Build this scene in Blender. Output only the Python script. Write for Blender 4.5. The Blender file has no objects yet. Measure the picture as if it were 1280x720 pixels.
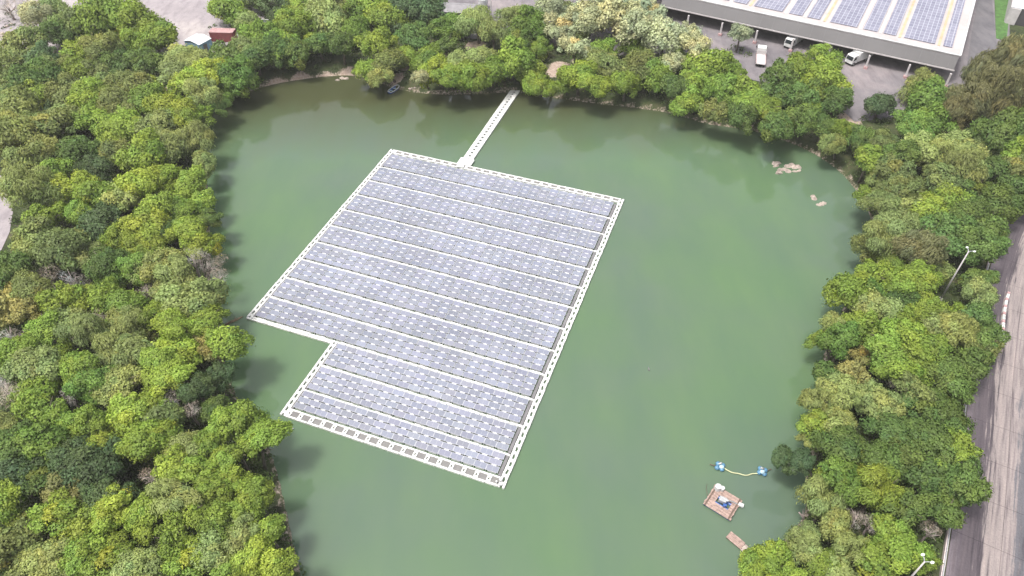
import bpy, math, random
import numpy as np
from mathutils import Vector, Matrix
random.seed(7)
R = math.radians
PI = math.pi
sc = bpy.context.scene
COL = sc.collection
H = 86.0            # camera height over the water
PITCH = R(44.5)
F = 906.0           # focal length in photo pixels (1280 wide)

def ray(x, y, z=2.0):
    """ground point seen at photo pixel x,y on the level z (used to survey the site plan)"""
    r = (x-640)/F; u = -(y-360)/F
    dz = -math.sin(PITCH)+u*math.cos(PITCH); dy = math.cos(PITCH)+u*math.sin(PITCH)
    t = (z-H)/dz
    return (r*t, dy*t)
def proj(x, y, z):
    dz = z-H
    f = y*math.cos(PITCH)-dz*math.sin(PITCH); u = y*math.sin(PITCH)+dz*math.cos(PITCH)
    return 640+F*x/f, 360-F*u/f

# ------------------------------------------------------------ materials
def mat(name, rgb, rough=.7, spec=.5, metal=0.0):
    m = bpy.data.materials.new(name); m.use_nodes = True
    b = m.node_tree.nodes['Principled BSDF']
    b.inputs['Base Color'].default_value = (*rgb, 1); b.inputs['Roughness'].default_value = rough
    b.inputs['Specular IOR Level'].default_value = spec; b.inputs['Metallic'].default_value = metal
    return m
def N(m, t, **kw):
    n = m.node_tree.nodes.new(t)
    for k, v in kw.items(): setattr(n, k, v)
    return n
def L(m, a, b): m.node_tree.links.new(a, b)
def noise(m, scale, detail=4, rough=.6, coord='Object', mapping=None, vec=None):
    n = N(m, 'ShaderNodeTexNoise'); n.inputs['Scale'].default_value = scale
    n.inputs['Detail'].default_value = detail; n.inputs['Roughness'].default_value = rough
    if vec is None:
        tc = N(m, 'ShaderNodeTexCoord'); vec = tc.outputs[coord]
    if mapping:
        mp = N(m, 'ShaderNodeMapping'); mp.inputs['Scale'].default_value = mapping[0]; mp.inputs['Rotation'].default_value = mapping[1]
        L(m, vec, mp.inputs['Vector']); vec = mp.outputs['Vector']
    L(m, vec, n.inputs['Vector'])
    return n.outputs['Fac']
def ramp(m, fac, stops):
    r = N(m, 'ShaderNodeValToRGB'); e = r.color_ramp.elements
    while len(e) < len(stops): e.new(.5)
    for i, (p, c) in enumerate(stops):
        e[i].position = p; e[i].color = (*c, 1) if len(c) == 3 else c
    L(m, fac, r.inputs['Fac']); return r.outputs['Color']
def mix(m, fac, a, b, mode='MIX'):
    n = N(m, 'ShaderNodeMix', data_type='RGBA', blend_type=mode)
    for s, v in (('Factor', fac), ('A', a), ('B', b)):
        sock = [i for i in n.inputs if i.name == s and (i.type == 'RGBA' or s == 'Factor')][0]
        if isinstance(v, (int, float)): sock.default_value = v
        elif isinstance(v, tuple): sock.default_value = (*v, 1)
        else: L(m, v, sock)
    return [o for o in n.outputs if o.type == 'RGBA'][0]
def bsdf(m): return m.node_tree.nodes['Principled BSDF']
def vary(name, rgb, rough=.7, amp=.25, scale=1.5, **kw):
    m = mat(name, rgb, rough, **kw)
    f = noise(m, scale, 5)
    c = ramp(m, f, [(.3, tuple(v*(1-amp) for v in rgb)), (.7, tuple(min(1, v*(1+amp*.6)) for v in rgb))])
    L(m, c, bsdf(m).inputs['Base Color']); return m
def bump(m, fac, strength=.3, dist=.1):
    b = N(m, 'ShaderNodeBump'); b.inputs['Strength'].default_value = strength; b.inputs['Distance'].default_value = dist
    L(m, fac, b.inputs['Height']); L(m, b.outputs['Normal'], bsdf(m).inputs['Normal'])

M = {}
M['white'] = vary('white_float_plastic', (.6, .6, .58), .55, .28, 1.6)
M['white_dirty'] = vary('weathered_float_plastic', (.52, .52, .52), .6, .22, .5)
M['greyplate'] = vary('grey_deck_plate', (.16, .155, .15), .7, .15, 1)
M['tray'] = vary('grey_cable_tray', (.15, .145, .15), .7, .2, 1)
M['frame'] = mat('panel_frame', (.36, .37, .4), .45)
M['pink_wood'] = vary('sun_bleached_planks', (.33, .235, .2), .85, .45, 3)
M['brown_wood'] = vary('brown_wood', (.12, .08, .06), .8, .3, 3)
M['blue'] = vary('blue_plastic', (.08, .2, .32), .4, .2, 2)
M['paleblue'] = vary('pale_blue_plastic', (.35, .5, .6), .35, .15, 2)
M['deepblue'] = vary('deep_blue_paint', (.03, .09, .3), .4, .15, 2)
M['steel'] = vary('galvanised_steel', (.38, .39, .4), .45, .15, 2, metal=.3)
M['hose'] = mat('yellow_white_hose', (.5, .5, .3), .5)
M['rock'] = vary('pale_rubble', (.36, .3, .26), .9, .45, 1.6)
M['red'] = vary('red_paint', (.27, .07, .075), .6, .2, 1)
M['pinkroof'] = vary('faded_pink_roof', (.42, .26, .26), .7, .2, .8)
M['whiteroof'] = vary('white_metal_roof', (.6, .64, .67), .5, .12, .6)
M['bluewall'] = vary('light_blue_sheet', (.2, .36, .5), .5, .15, .8)
M['column'] = vary('painted_concrete_column', (.5, .47, .47), .7, .15, 1)
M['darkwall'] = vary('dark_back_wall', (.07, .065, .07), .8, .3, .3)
M['fascia'] = vary('grey_fascia', (.125, .12, .122), .6, .12, .15)
M['roofdeck'] = vary('pale_roof_deck', (.4, .36, .355), .7, .15, .25)
M['yellow'] = vary('yellow_walkway', (.42, .34, .22), .7, .2, .5)
M['truckwhite'] = vary('white_truck_paint', (.62, .62, .61), .3, .08, 1)
M['glassdark'] = mat('dark_glass', (.02, .025, .03), .08)
M['rubber'] = mat('tyre_rubber', (.02, .02, .02), .85)
M['greyroof'] = vary('old_grey_roof', (.22, .21, .22), .8, .3, .5)
M['lampwhite'] = mat('lamp_head', (.7, .72, .7), .4)
M['kerbwhite'] = vary('painted_kerb', (.62, .53, .53), .7, .2, 2)
M['mud'] = vary('floating_scum', (.2, .15, .09), .9, .4, 1.5)

def bark_mat():
    m = mat('bark', (.1, .08, .06), .9)
    f = noise(m, 6, 4, mapping=((1, 1, .3), (0, 0, 0)))
    L(m, ramp(m, f, [(.3, (.05, .04, .03)), (.7, (.17, .14, .115))]), bsdf(m).inputs['Base Color']); return m
M['bark'] = bark_mat()
M['palebark'] = vary('pale_twig_bark', (.3, .245, .23), .9, .3, 3)

def leaf_mat(name, trans=.3):
    m = bpy.data.materials.new(name); m.use_nodes = True
    nt = m.node_tree; b = bsdf(m)
    oi = N(m, 'ShaderNodeObjectInfo')
    at = N(m, 'ShaderNodeAttribute'); at.attribute_name = 'leaf_var'
    c = mix(m, 1.0, oi.outputs['Color'], at.outputs['Color'], 'MULTIPLY')
    L(m, c, b.inputs['Base Color']); b.inputs['Roughness'].default_value = .55; b.inputs['Specular IOR Level'].default_value = .25
    t = N(m, 'ShaderNodeBsdfTranslucent'); L(m, c, t.inputs['Color'])
    ms = N(m, 'ShaderNodeMixShader'); ms.inputs['Fac'].default_value = trans
    out = nt.nodes['Material Output']
    L(m, b.outputs[0], ms.inputs[1]); L(m, t.outputs[0], ms.inputs[2]); L(m, ms.outputs[0], out.inputs['Surface'])
    return m
M['leaf'] = leaf_mat('foliage', .45)
M['twig'] = leaf_mat('fine_twigs', .1)

def water_mat():
    m = mat('pond_water', (.06, .1, .06), .04)
    b = bsdf(m); b.inputs['IOR'].default_value = 1.46
    f = noise(m, .035, 3, .55)
    f2 = noise(m, .11, 4, .6, mapping=((1, .35, 1), (0, 0, R(25))))
    c1 = ramp(m, f, [(.36, (.084, .124, .083)), (.5, (.081, .13, .073)), (.66, (.08, .137, .066))])
    c2 = ramp(m, f2, [(.3, (.9, .92, 1.0)), (.7, (1.06, 1.05, 1.0))])
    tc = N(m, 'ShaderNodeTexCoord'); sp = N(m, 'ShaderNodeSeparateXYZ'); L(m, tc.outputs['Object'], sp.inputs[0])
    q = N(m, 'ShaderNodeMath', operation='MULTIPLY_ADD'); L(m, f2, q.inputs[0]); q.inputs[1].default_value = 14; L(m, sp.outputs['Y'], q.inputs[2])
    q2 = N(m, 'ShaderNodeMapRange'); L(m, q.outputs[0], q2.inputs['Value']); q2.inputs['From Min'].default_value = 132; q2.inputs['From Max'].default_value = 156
    cc = mix(m, q2.outputs[0], mix(m, 1.0, c1, c2, 'MULTIPLY'), (.05, .056, .026))      # dark tree reflections in the far cove, painted into the water colour
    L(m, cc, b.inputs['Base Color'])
    w1 = noise(m, 1.1, 3, .5, mapping=((1, 2.2, 1), (0, 0, R(15))))
    bump(m, w1, .1, .05)
    return m
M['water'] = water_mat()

def ground_mat():
    m = mat('ground', (.05, .05, .03), .95, .2)
    at = N(m, 'ShaderNodeAttribute'); at.attribute_name = 'bare'
    f = noise(m, .35, 8, .7); f2 = noise(m, 2.2, 5, .7)
    g = ramp(m, f, [(.3, (.02, .022, .012)), (.5, (.04, .055, .02)), (.62, (.07, .07, .035)), (.8, (.16, .13, .1))])
    e = ramp(m, f2, [(.25, (.22, .16, .12)), (.5, (.33, .255, .21)), (.75, (.45, .38, .33))])
    md = N(m, 'ShaderNodeMath', operation='ADD'); L(m, at.outputs['Fac'], md.inputs[0])
    md2 = N(m, 'ShaderNodeMath', operation='MULTIPLY_ADD'); L(m, f2, md2.inputs[0]); md2.inputs[1].default_value = .9; md2.inputs[2].default_value = -.45
    L(m, md2.outputs[0], md.inputs[1])
    k = ramp(m, md.outputs[0], [(.4, (0, 0, 0)), (.6, (1, 1, 1))])
    L(m, mix(m, k, g, e), bsdf(m).inputs['Base Color'])
    bump(m, f2, .6, .2); return m
M['ground'] = ground_mat()

def concrete_mat(name, base, dark, light, rot=0, streak=.35):
    m = mat(name, base, .85, .3)
    f = noise(m, .08, 8, .65); f2 = noise(m, .5, 8, .7, mapping=((1, streak, 1), (0, 0, rot))); f3 = noise(m, 5, 4, .6)
    c = ramp(m, f, [(.34, dark), (.52, base), (.68, light)])
    c2 = ramp(m, f2, [(.3, (.68, .66, .68)), (.52, (1, 1, 1)), (.72, (1.15, 1.13, 1.1))])
    c3 = ramp(m, f3, [(.3, (.88, .88, .88)), (.7, (1.08, 1.08, 1.08))])
    L(m, mix(m, 1.0, mix(m, 1.0, c, c2, 'MULTIPLY'), c3, 'MULTIPLY'), bsdf(m).inputs['Base Color'])
    return m
M['yard'] = concrete_mat('worn_concrete_yard', (.17, .155, .165), (.12, .11, .12), (.23, .2, .205), R(60))
M['yard_pale'] = concrete_mat('dusty_yard', (.29, .26, .27), (.24, .215, .225), (.36, .325, .32), R(-20), .5)
M['asphalt'] = concrete_mat('grey_asphalt', (.13, .125, .135), (.1, .095, .105), (.16, .15, .155), R(60))
M['grass'] = vary('mown_grass', (.06, .14, .03), .9, .5, 1.2)

def road_mat():
    """u across the road (0 = pond side), v metres along; muddy margin, wheel tracks, slab joints"""
    m = mat('muddy_concrete_road', (.3, .27, .27), .8, .35)
    tc = N(m, 'ShaderNodeTexCoord'); uv = tc.outputs['UV']
    sx = N(m, 'ShaderNodeSeparateXYZ'); L(m, uv, sx.inputs[0])
    f = noise(m, 1.0, 8, .7, vec=uv, mapping=((2.2, .09, 1), (0, 0, 0)))       # streaks along the road
    f2 = noise(m, .35, 6, .65, vec=uv, mapping=((1, .5, 1), (0, 0, 0)))
    f3 = noise(m, 4, 6, .65, vec=uv)
    s = N(m, 'ShaderNodeMath', operation='MULTIPLY_ADD'); L(m, f, s.inputs[0]); s.inputs[1].default_value = 6.5
    L(m, sx.outputs['X'], s.inputs[2])
    s1 = N(m, 'ShaderNodeMath', operation='MULTIPLY_ADD'); L(m, f2, s1.inputs[0]); s1.inputs[1].default_value = 2.4; L(m, s.outputs[0], s1.inputs[2])
    d = N(m, 'ShaderNodeMath', operation='DIVIDE'); L(m, s1.outputs[0], d.inputs[0]); d.inputs[1].default_value = 18
    beige = (.2, .172, .168); purple = (.072, .06, .069); mid = (.14, .12, .127); grey = (.09, .088, .1)
    c = ramp(m, d.outputs[0], [(.0, mid), (.25, (.14, .12, .135)), (.33, purple), (.42, purple), (.455, beige), (.62, (.225, .193, .188)), (.65, grey), (.98, grey)])
    c2 = ramp(m, f, [(.35, (.5, .47, .52)), (.48, (1, 1, 1)), (.66, (1.3, 1.27, 1.24))])
    c3 = ramp(m, f3, [(.3, (.8, .8, .8)), (.7, (1.15, 1.15, 1.15))])
    br = N(m, 'ShaderNodeTexBrick'); br.offset = 0
    L(m, uv, br.inputs['Vector'])
    for k, v in (('Scale', 1), ('Mortar Size', .035), ('Brick Width', 5.5), ('Row Height', 6.5), ('Mortar Smooth', .2)): br.inputs[k].default_value = v
    br.inputs['Color1'].default_value = br.inputs['Color2'].default_value = (1, 1, 1, 1); br.inputs['Mortar'].default_value = (.45, .42, .44, 1)
    x = mix(m, 1.0, mix(m, 1.0, c, c2, 'MULTIPLY'), c3, 'MULTIPLY')
    L(m, mix(m, 1.0, x, br.outputs['Color'], 'MULTIPLY'), bsdf(m).inputs['Base Color'])
    return m
M['road'] = road_mat()

def panel_mat(name, base, uvscale=None, line=(.4, .41, .46)):
    m = mat(name, base, .22, .5)
    at = N(m, 'ShaderNodeAttribute'); at.attribute_name = 'leaf_var'
    f = noise(m, .06, 3)
    c = ramp(m, f, [(.35, tuple(v*.9 for v in base)), (.65, tuple(v*1.1 for v in base))])
    c = mix(m, 1.0, c, at.outputs['Color'], 'MULTIPLY')
    L(m, c, bsdf(m).inputs['Base Color']); return m
M['glass'] = panel_mat('solar_glass', (.18, .19, .235))
def roofpanel_mat():
    m = mat('roof_solar_glass', (.13, .13, .19), .25)
    tc = N(m, 'ShaderNodeTexCoord')
    br = N(m, 'ShaderNodeTexBrick'); br.offset = 0; L(m, tc.outputs['UV'], br.inputs['Vector'])
    for k, v in (('Scale', 1), ('Mortar Size', .05), ('Brick Width', 1.0), ('Row Height', 1.65), ('Mortar Smooth', .1)): br.inputs[k].default_value = v
    br.inputs['Color1'].default_value = (.15, .15, .21, 1); br.inputs['Color2'].default_value = (.21, .21, .27, 1); br.inputs['Mortar'].default_value = (.42, .42, .46, 1)
    L(m, br.outputs['Color'], bsdf(m).inputs['Base Color']); return m
M['roofglass'] = roofpanel_mat()

# ------------------------------------------------------------ mesh helpers
class MB:
    def __init__(s): s.v = []; s.f = []; s.mi = []; s.uv = None
    def quadbox(s, c, d, rz=0, mi=0, tilt=0, taper=1.0):
        """box centre c, size d, yaw rz, tilt about local x"""
        Mx = Matrix.Translation(c) @ Matrix.Rotation(rz, 4, 'Z') @ Matrix.Rotation(tilt, 4, 'X')
        b = len(s.v); hx, hy, hz = d[0]/2, d[1]/2, d[2]/2
        for z in (-hz, hz):
            k = taper if z > 0 else 1
            for x, y in ((-hx, -hy), (hx, -hy), (hx, hy), (-hx, hy)): s.v.append(tuple(Mx @ Vector((x*k, y*k, z))))
        for f in ((0, 3, 2, 1), (4, 5, 6, 7), (0, 1, 5, 4), (1, 2, 6, 5), (2, 3, 7, 6), (3, 0, 4, 7)):
            s.f.append(tuple(b+i for i in f)); s.mi.append(mi)
        return s
    def face(s, pts, mi=0):
        b = len(s.v); s.v += [tuple(p) for p in pts]; s.f.append(tuple(range(b, b+len(pts)))); s.mi.append(mi); return s
    def prism(s, pts, z0, z1, mi=0):
        b = len(s.v); n = len(pts)
        s.v += [(p[0], p[1], z0) for p in pts] + [(p[0], p[1], z1) for p in pts]
        s.f.append(tuple(b+i for i in reversed(range(n)))); s.f.append(tuple(b+n+i for i in range(n))); s.mi += [mi, mi]
        for i in range(n):
            j = (i+1) % n; s.f.append((b+i, b+j, b+n+j, b+n+i)); s.mi.append(mi)
        return s
    def tube(s, path, rad, n=8, mi=0, cap=True):
        b = len(s.v); path = [Vector(p) for p in path]
        rs = rad if isinstance(rad, (list, tuple)) else [rad]*len(path)
        for i, p in enumerate(path):
            t = (path[min(i+1, len(path)-1)]-path[max(i-1, 0)]).normalized()
            a = t.orthogonal().normalized() if i == 0 else (a - t*a.dot(t)).normalized()
            c = t.cross(a)
            for k in range(n):
                q = 2*PI*k/n; s.v.append(tuple(p+(a*math.cos(q)+c*math.sin(q))*rs[i]))
        for i in range(len(path)-1):
            for k in range(n):
                k2 = (k+1) % n; s.f.append((b+i*n+k, b+i*n+k2, b+(i+1)*n+k2, b+(i+1)*n+k)); s.mi.append(mi)
        if cap:
            s.f.append(tuple(b+k for k in reversed(range(n)))); s.f.append(tuple(b+(len(path)-1)*n+k for k in range(n))); s.mi += [mi, mi]
        return s
    def blob(s, c, r, seed=0, n=10, m=6, jit=.2, mi=0):
        rnd = random.Random(seed); b = len(s.v)
        for i in range(m+1):
            for k in range(n):
                a = PI*i/m; q = 2*PI*k/n; j = 1+rnd.uniform(-jit, jit)
                s.v.append((c[0]+r[0]*math.sin(a)*math.cos(q)*j, c[1]+r[1]*math.sin(a)*math.sin(q)*j, c[2]+r[2]*math.cos(a)*j))
        for i in range(m):
            for k in range(n):
                k2 = (k+1) % n; s.f.append((b+i*n+k, b+(i+1)*n+k, b+(i+1)*n+k2, b+i*n+k2)); s.mi.append(mi)
        return s
    def build(s, name, mats, parent=None, loc=None, smooth=False, bevel=0):
        me = bpy.data.meshes.new(name); me.from_pydata(s.v, [], s.f)
        mats = mats if isinstance(mats, (list, tuple)) else [mats]
        for m in mats: me.materials.append(M[m] if isinstance(m, str) else m)
        if len(mats) > 1: me.polygons.foreach_set('material_index', s.mi)
        if smooth: me.polygons.foreach_set('use_smooth', [True]*len(me.polygons))
        me.update()
        o = bpy.data.objects.new(name, me); COL.objects.link(o)
        if loc is not None: o.location = loc
        if parent: o.parent = parent
        if bevel:
            md = o.modifiers.new('bevel', 'BEVEL'); md.width = bevel; md.segments = 2; md.limit_method = 'ANGLE'
        return o
def tag(o, label=None, cat=None, group=None, kind=None):
    if label: o['label'] = label
    if cat: o['category'] = cat
    if group: o['group'] = group
    if kind: o['kind'] = kind
    return o
def empty(name, loc, rz=0, label=None, cat=None, group=None):
    o = bpy.data.objects.new(name, None); COL.objects.link(o); o.location = loc; o.rotation_euler = (0, 0, rz)
    o.empty_display_size = .5
    return tag(o, label, cat, group)
def copy_tree(o, parent=None):
    c = o.copy(); COL.objects.link(c); c.parent = parent
    for ch in [q for q in bpy.data.objects if q.parent == o]: copy_tree(ch, c)
    return c
def color_attr(me, cols):
    a = me.color_attributes.new('leaf_var', 'FLOAT_COLOR', 'POINT')
    a.data.foreach_set('color', np.asarray(cols, dtype=np.float32).ravel())

# ------------------------------------------------------------ pond outline and terrain
shore_px = [(262,140),(285,124),(330,106),(395,95),(450,92),(478,104),(510,114),(560,118),(600,116),(650,114),(700,122),(740,128),(790,133),(840,140),(885,155),(935,160),(975,172),(1015,188),(1055,215),
 (1082,250),(1096,285),(1092,320),(1072,358),(1052,395),(1038,430),(1026,465),(1034,505),(1022,540),(1008,590),(1014,640),(992,672),(955,695),(930,720),(925,770),(905,850),(800,930),(560,940),(430,870),
 (385,770),(372,720),(362,680),(350,620),(338,575),(322,540),(292,500),(280,460),(268,420),(262,390),(260,350),(260,300),(258,250),(254,200),(252,165)]
shore = np.array([ray(x, y, 0.0) for x, y in shore_px])
def chaikin(p, n=2):
    for _ in range(n):
        q = np.roll(p, -1, 0); p = np.stack([p*.75+q*.25, p*.25+q*.75], 1).reshape(-1, 2)
    return p
shore = chaikin(shore)
def sdist(pts):
    """signed distance to the shore, positive on land"""
    pts = np.atleast_2d(pts).astype(float); out = np.empty(len(pts))
    a = shore; b = np.roll(shore, -1, 0); d = b-a; dd = (d**2).sum(1)
    for s in range(0, len(pts), 4000):
        p = pts[s:s+4000, None, :]
        t = np.clip(((p-a)*d).sum(2)/dd, 0, 1)
        m = np.sqrt((((a+t[..., None]*d)-p)**2).sum(2)).min(1)
        x = p[..., 0]; y = p[..., 1]
        cr = ((a[:, 1] > y) != (b[:, 1] > y)) & (x < (b[:, 0]-a[:, 0])*(y-a[:, 1])/(b[:, 1]-a[:, 1]+1e-12)+a[:, 0])
        ins = cr.sum(1) % 2 == 1
        out[s:s+4000] = np.where(ins, -m, m)
    return out
def gz(sd, x=0, y=0):
    s = np.asarray(sd, float)
    land = 2.0*(1-np.exp(-np.maximum(s+.35, 0)/1.6))-.05
    wob = .18*np.sin(np.asarray(x)*.9)*np.cos(np.asarray(y)*.8)*np.exp(-np.maximum(s, 0)/4.)*np.clip(s, 0, 1)
    return np.where(s > -.35, np.minimum(land, 1.98)+wob, -.05+np.maximum((s+.35)*.6, -2.5))
# circles of bare soil, photo pixels
bare_px = [(345,100,14),(375,94,14),(405,92,14),(435,88,14),(460,86,12),(700,84,13),(690,92,10),(725,78,10),(530,66,12),(560,68,12),(505,85,8),(497,95,8),(210,100,13),(215,112,9),(660,62,10),(985,205,16),(1062,150,16),
 (1060,165,12),(1055,130,14),(1120,115,10),(45,70,14),(820,60,20),(760,60,20),(700,50,18),(595,58,14),(300,120,8),(1250,270,10)]
bares = [(*ray(x, y, 1.8), r/5.5*(1 if y < 130 else .8)) for x, y, r in bare_px]
def axis(lo, hi, step, far):
    c = list(np.arange(lo, hi+.01, step)); g = step
    a = c[0]; left = []
    while a > -far: g *= 1.35; a -= g; left.append(a)
    g = step; b = c[-1]; right = []
    while b < far: g *= 1.35; b += g; right.append(b)
    return np.array(left[::-1]+c+right)
def terrain():
    xs = axis(-110, 110, .95, 1800); ys = axis(8, 205, .95, 1800)
    X, Y = np.meshgrid(xs, ys); P = np.stack([X.ravel(), Y.ravel()], 1)
    sd = sdist(P); Z = gz(sd, P[:, 0], P[:, 1])
    nx, ny = len(xs), len(ys)
    me = bpy.data.meshes.new('ground')
    i = (np.arange(ny-1)[:, None]*nx+np.arange(nx-1)).ravel()
    faces = np.stack([i, i+1, i+nx+1, i+nx], 1)
    me.from_pydata(np.column_stack([P, Z]).tolist(), [], faces.tolist())
    bare = np.zeros(len(P))
    for (x, y, r) in bares:
        d = np.hypot(P[:, 0]-x, P[:, 1]-y); bare = np.maximum(bare, np.clip(1.6-d/r, 0, 1))
    bare = np.maximum(bare, np.where((sd > -3) & (sd < .6), .46, 0))
    a = me.attributes.new('bare', 'FLOAT', 'POINT'); a.data.foreach_set('value', bare.astype(np.float32))
    me.materials.append(M['ground']); me.polygons.foreach_set('use_smooth', [True]*len(me.polygons)); me.update()
    o = bpy.data.objects.new('ground', me); COL.objects.link(o); tag(o, kind='structure')
terrain()
w = MB(); cx, cy = shore.mean(0)
big = [((p[0]-cx)*1.0+cx, (p[1]-cy)*1.0+cy) for p in shore]
def offset_poly(poly, d):
    p = np.array(poly); n = np.roll(p, -1, 0)-np.roll(p, 1, 0); n = np.column_stack([n[:, 1], -n[:, 0]]); n /= np.linalg.norm(n, axis=1)[:, None]
    a = .5*np.sum(p[:, 0]*np.roll(p[:, 1], -1)-np.roll(p[:, 0], -1)*p[:, 1])
    return p + n*d*(1 if a > 0 else -1)
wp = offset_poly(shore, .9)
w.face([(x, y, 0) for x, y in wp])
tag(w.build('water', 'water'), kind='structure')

# ------------------------------------------------------------ floating array
UA = R(-20.1); U = Vector((math.cos(UA), math.sin(UA), 0)); V = Vector((-U.y, U.x, 0))
A0 = Vector((*ray(630, 612, 0), 0))-U*.7
def arr(u, v, z=0): return (u, v, z)       # local frame of the array empty
array = empty('floating_solar_array', A0, UA, 'large raft of grey solar panels with white floating walkways on the green pond', 'solar array')
XL, XN, VN, VT, PU, BAND, ROW = -49.4, -33.7, 14.72, 66.1, 1.8, 4.95, 1.1
zf = .32            # walkway top
def plank(b, x0, x1, y0, y1, z0=-.1, z1=zf, mi=0): b.quadbox(((x0+x1)/2, (y0+y1)/2, (z0+z1)/2), (x1-x0, y1-y0, z1-z0), 0, mi)
rj = random.Random(3)
def side_border(x0, v0, v1, name='side_walkway'):
    b = MB(); y = v0; k = .95
    n = round((v1-v0)/(ROW*1.125)); p = (v1-v0)/n
    for i in range(n):
        y = v0+i*p; j = rj.uniform(-.03, .03)
        plank(b, x0+j, x0+.33+j, y+.02, y+p-.02); plank(b, x0+k-.33+j, x0+k+j, y+.02, y+p-.02)
        plank(b, x0+.31+j, x0+k-.31+j, y+.4, y+p-.36, z1=zf-.02)
    return b.build(name, 'white', array, bevel=.04)
side_border(XL, VN, VT); side_border(XN, .05, VN); side_border(-.25, 0, VT)
def box_border(x0, x1, v0, depth, name):
    """wide strip: outer rail, cross floats with small holes, grey plates between"""
    b = MB(); n = round((x1-x0)/PU); p = (x1-x0)/n
    for i in range(n):
        x = x0+i*p; j = rj.uniform(-.03, .03)
        plank(b, x+.02, x+p-.02, v0+j, v0+.3+j); plank(b, x+.02, x+p-.02, v0+depth-.28+j, v0+depth+j, z1=zf-.03)
        plank(b, x+.02, x+.24, v0+.28, v0+depth-.26, z1=zf-.02); plank(b, x+.42, x+.66, v0+.28, v0+depth-.26, z1=zf-.02)
        plank(b, x+.22, x+.44, v0+.28, v0+.28+depth*.2, z1=zf-.04); plank(b, x+.22, x+.44, v0+depth-.26-depth*.2, v0+depth-.26, z1=zf-.04)
        g = MB(); plank(g, x+.7, x+p-.04, v0+.34, v0+depth-.32, z0=.05, z1=.2); g.build('deck_plate', 'greyplate', array)
    return b.build(name, 'white', array, bevel=.04)
box_border(XN+.9, -.25, 0, 1.5, 'front_walkway')
box_border(XL+.95, -.25, VT-1.3, 1.3, 'rear_walkway')
ws = [5.05+BAND*k for k in range(13)]
for k, y in enumerate(ws[:-1]):
    x0 = (XN if y < VN-.5 else XL)+.9
    b = MB(); x = x0
    while x < -.3:
        e = min(x+.9, -.26); j = rj.uniform(-.035, .035); plank(b, x+.015, e-.015, y-.16+j, y+.16+j+rj.choice((0, 0, .07))); x += .9
    b.build('walkway', 'white', array, bevel=.03)
# closing strip of the notch edge
b = MB(); x = XL+.1
while x < XN+.3: plank(b, x, x+.98, VN-.32+rj.uniform(-.02, .02), VN+.0, z0=-.08, z1=zf-.01); x += 1.0
b.build('edge_walkway', 'white', array, bevel=.03)
# cells
cells = []
bands = [(1.62, 3, XN)] + [(y+.28, 4, XN if y < VN-.5 else XL) for y in ws[:-1]]
for v0, n, xl in bands:
    u1 = -.86; u0 = xl+1.26; m = round((u1-u0)/PU); pu = (u1-u0)/m
    for r in range(n):
        for c in range(m):
            cells.append((u1-pu*(c+.5), v0+ROW*(r+.5), c, r))
cells.sort(key=lambda c: c[1]-.35*c[0]*0 )
tp = R(8); ct, st = math.cos(tp), math.sin(tp); PW, PD = 1.73, .87
def panel_into(b, cols, u, v, jr):
    z = .5+jr.uniform(-.012, .012); t = tp+R(jr.uniform(-1, 1)); rz = R(jr.uniform(-.6, .6))
    n0 = len(b.v)
    b.quadbox((u, v, z), (PW, PD, .035), rz, 0, t)
    g = .86+jr.random()*.26; tint = (g*jr.uniform(.97, 1.03), g, g*jr.uniform(.97, 1.06), 1)
    cols += [(1, 1, 1, 1)]*8
    Mx = Matrix.Translation((u, v, z)) @ Matrix.Rotation(rz, 4, 'Z') @ Matrix.Rotation(t, 4, 'X')
    for s in (-1, 1):
        x0 = .012 if s > 0 else -PW/2+.05; x1 = PW/2-.05 if s > 0 else -.012
        b.face([Mx @ Vector(q) for q in ((x0, -PD/2+.04, .021), (x1, -PD/2+.04, .021), (x1, PD/2-.04, .021), (x0, PD/2-.04, .021))], 1)
        cols += [tint]*4
def float_into(b, u, v, jr):
    j = jr.uniform(-.03, .03)
    plank(b, u-.62, u+.62, v-.4, v+.3, z0=-.1, z1=.28)
    b.quadbox((u+j, v+.5, .24), (.66+jr.uniform(-.1, .1), .3, .54), 0)
    plank(b, u-PU/2-.05, u-PU/2+.05, v-.42, v+.3, z0=-.05, z1=.36)
jr = random.Random(11); bp, cp, bf = MB(), [], MB(); n_ind = 0
front = set(id(c) for c in sorted(cells, key=lambda c: (c[1], -c[0]))[:100])
for c in cells:
    if id(c) in front:
        b = MB(); cc = []; panel_into(b, cc, 0, 0, jr); o = b.build('solar_panel', ['frame', 'glass'], array, (c[0], c[1], 0)); color_attr(o.data, cc)
        b = MB(); float_into(b, 0, 0, jr); b.build('float', 'white_dirty', array, (c[0], c[1], 0))
    else:
        panel_into(bp, cp, c[0], c[1], jr); float_into(bf, c[0], c[1], jr)
o = bp.build('solar_panel', ['frame', 'glass'], array); color_attr(o.data, cp); o['kind'] = 'stuff'
o = bf.build('float', 'white_dirty', array); o['kind'] = 'stuff'
for v0, n, xl in bands:
    for x in (-.57, xl+1.1):
        b = MB(); plank(b, x-.22, x+.22, v0, v0+n*ROW-.03, z0=-.02, z1=.24); b.build('cable_tray', 'tray', array)
b = MB(); b.tube([(-.1, .9, .3), (-.1, .9, .75)], .22, 10); b.tube([(-.55, .5, .3), (-.55, .5, .6)], .14, 8); b.quadbox((.1, .35, .4), (.5, .35, .3), .4)
b.build('mooring_post', 'white_dirty', array)

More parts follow.
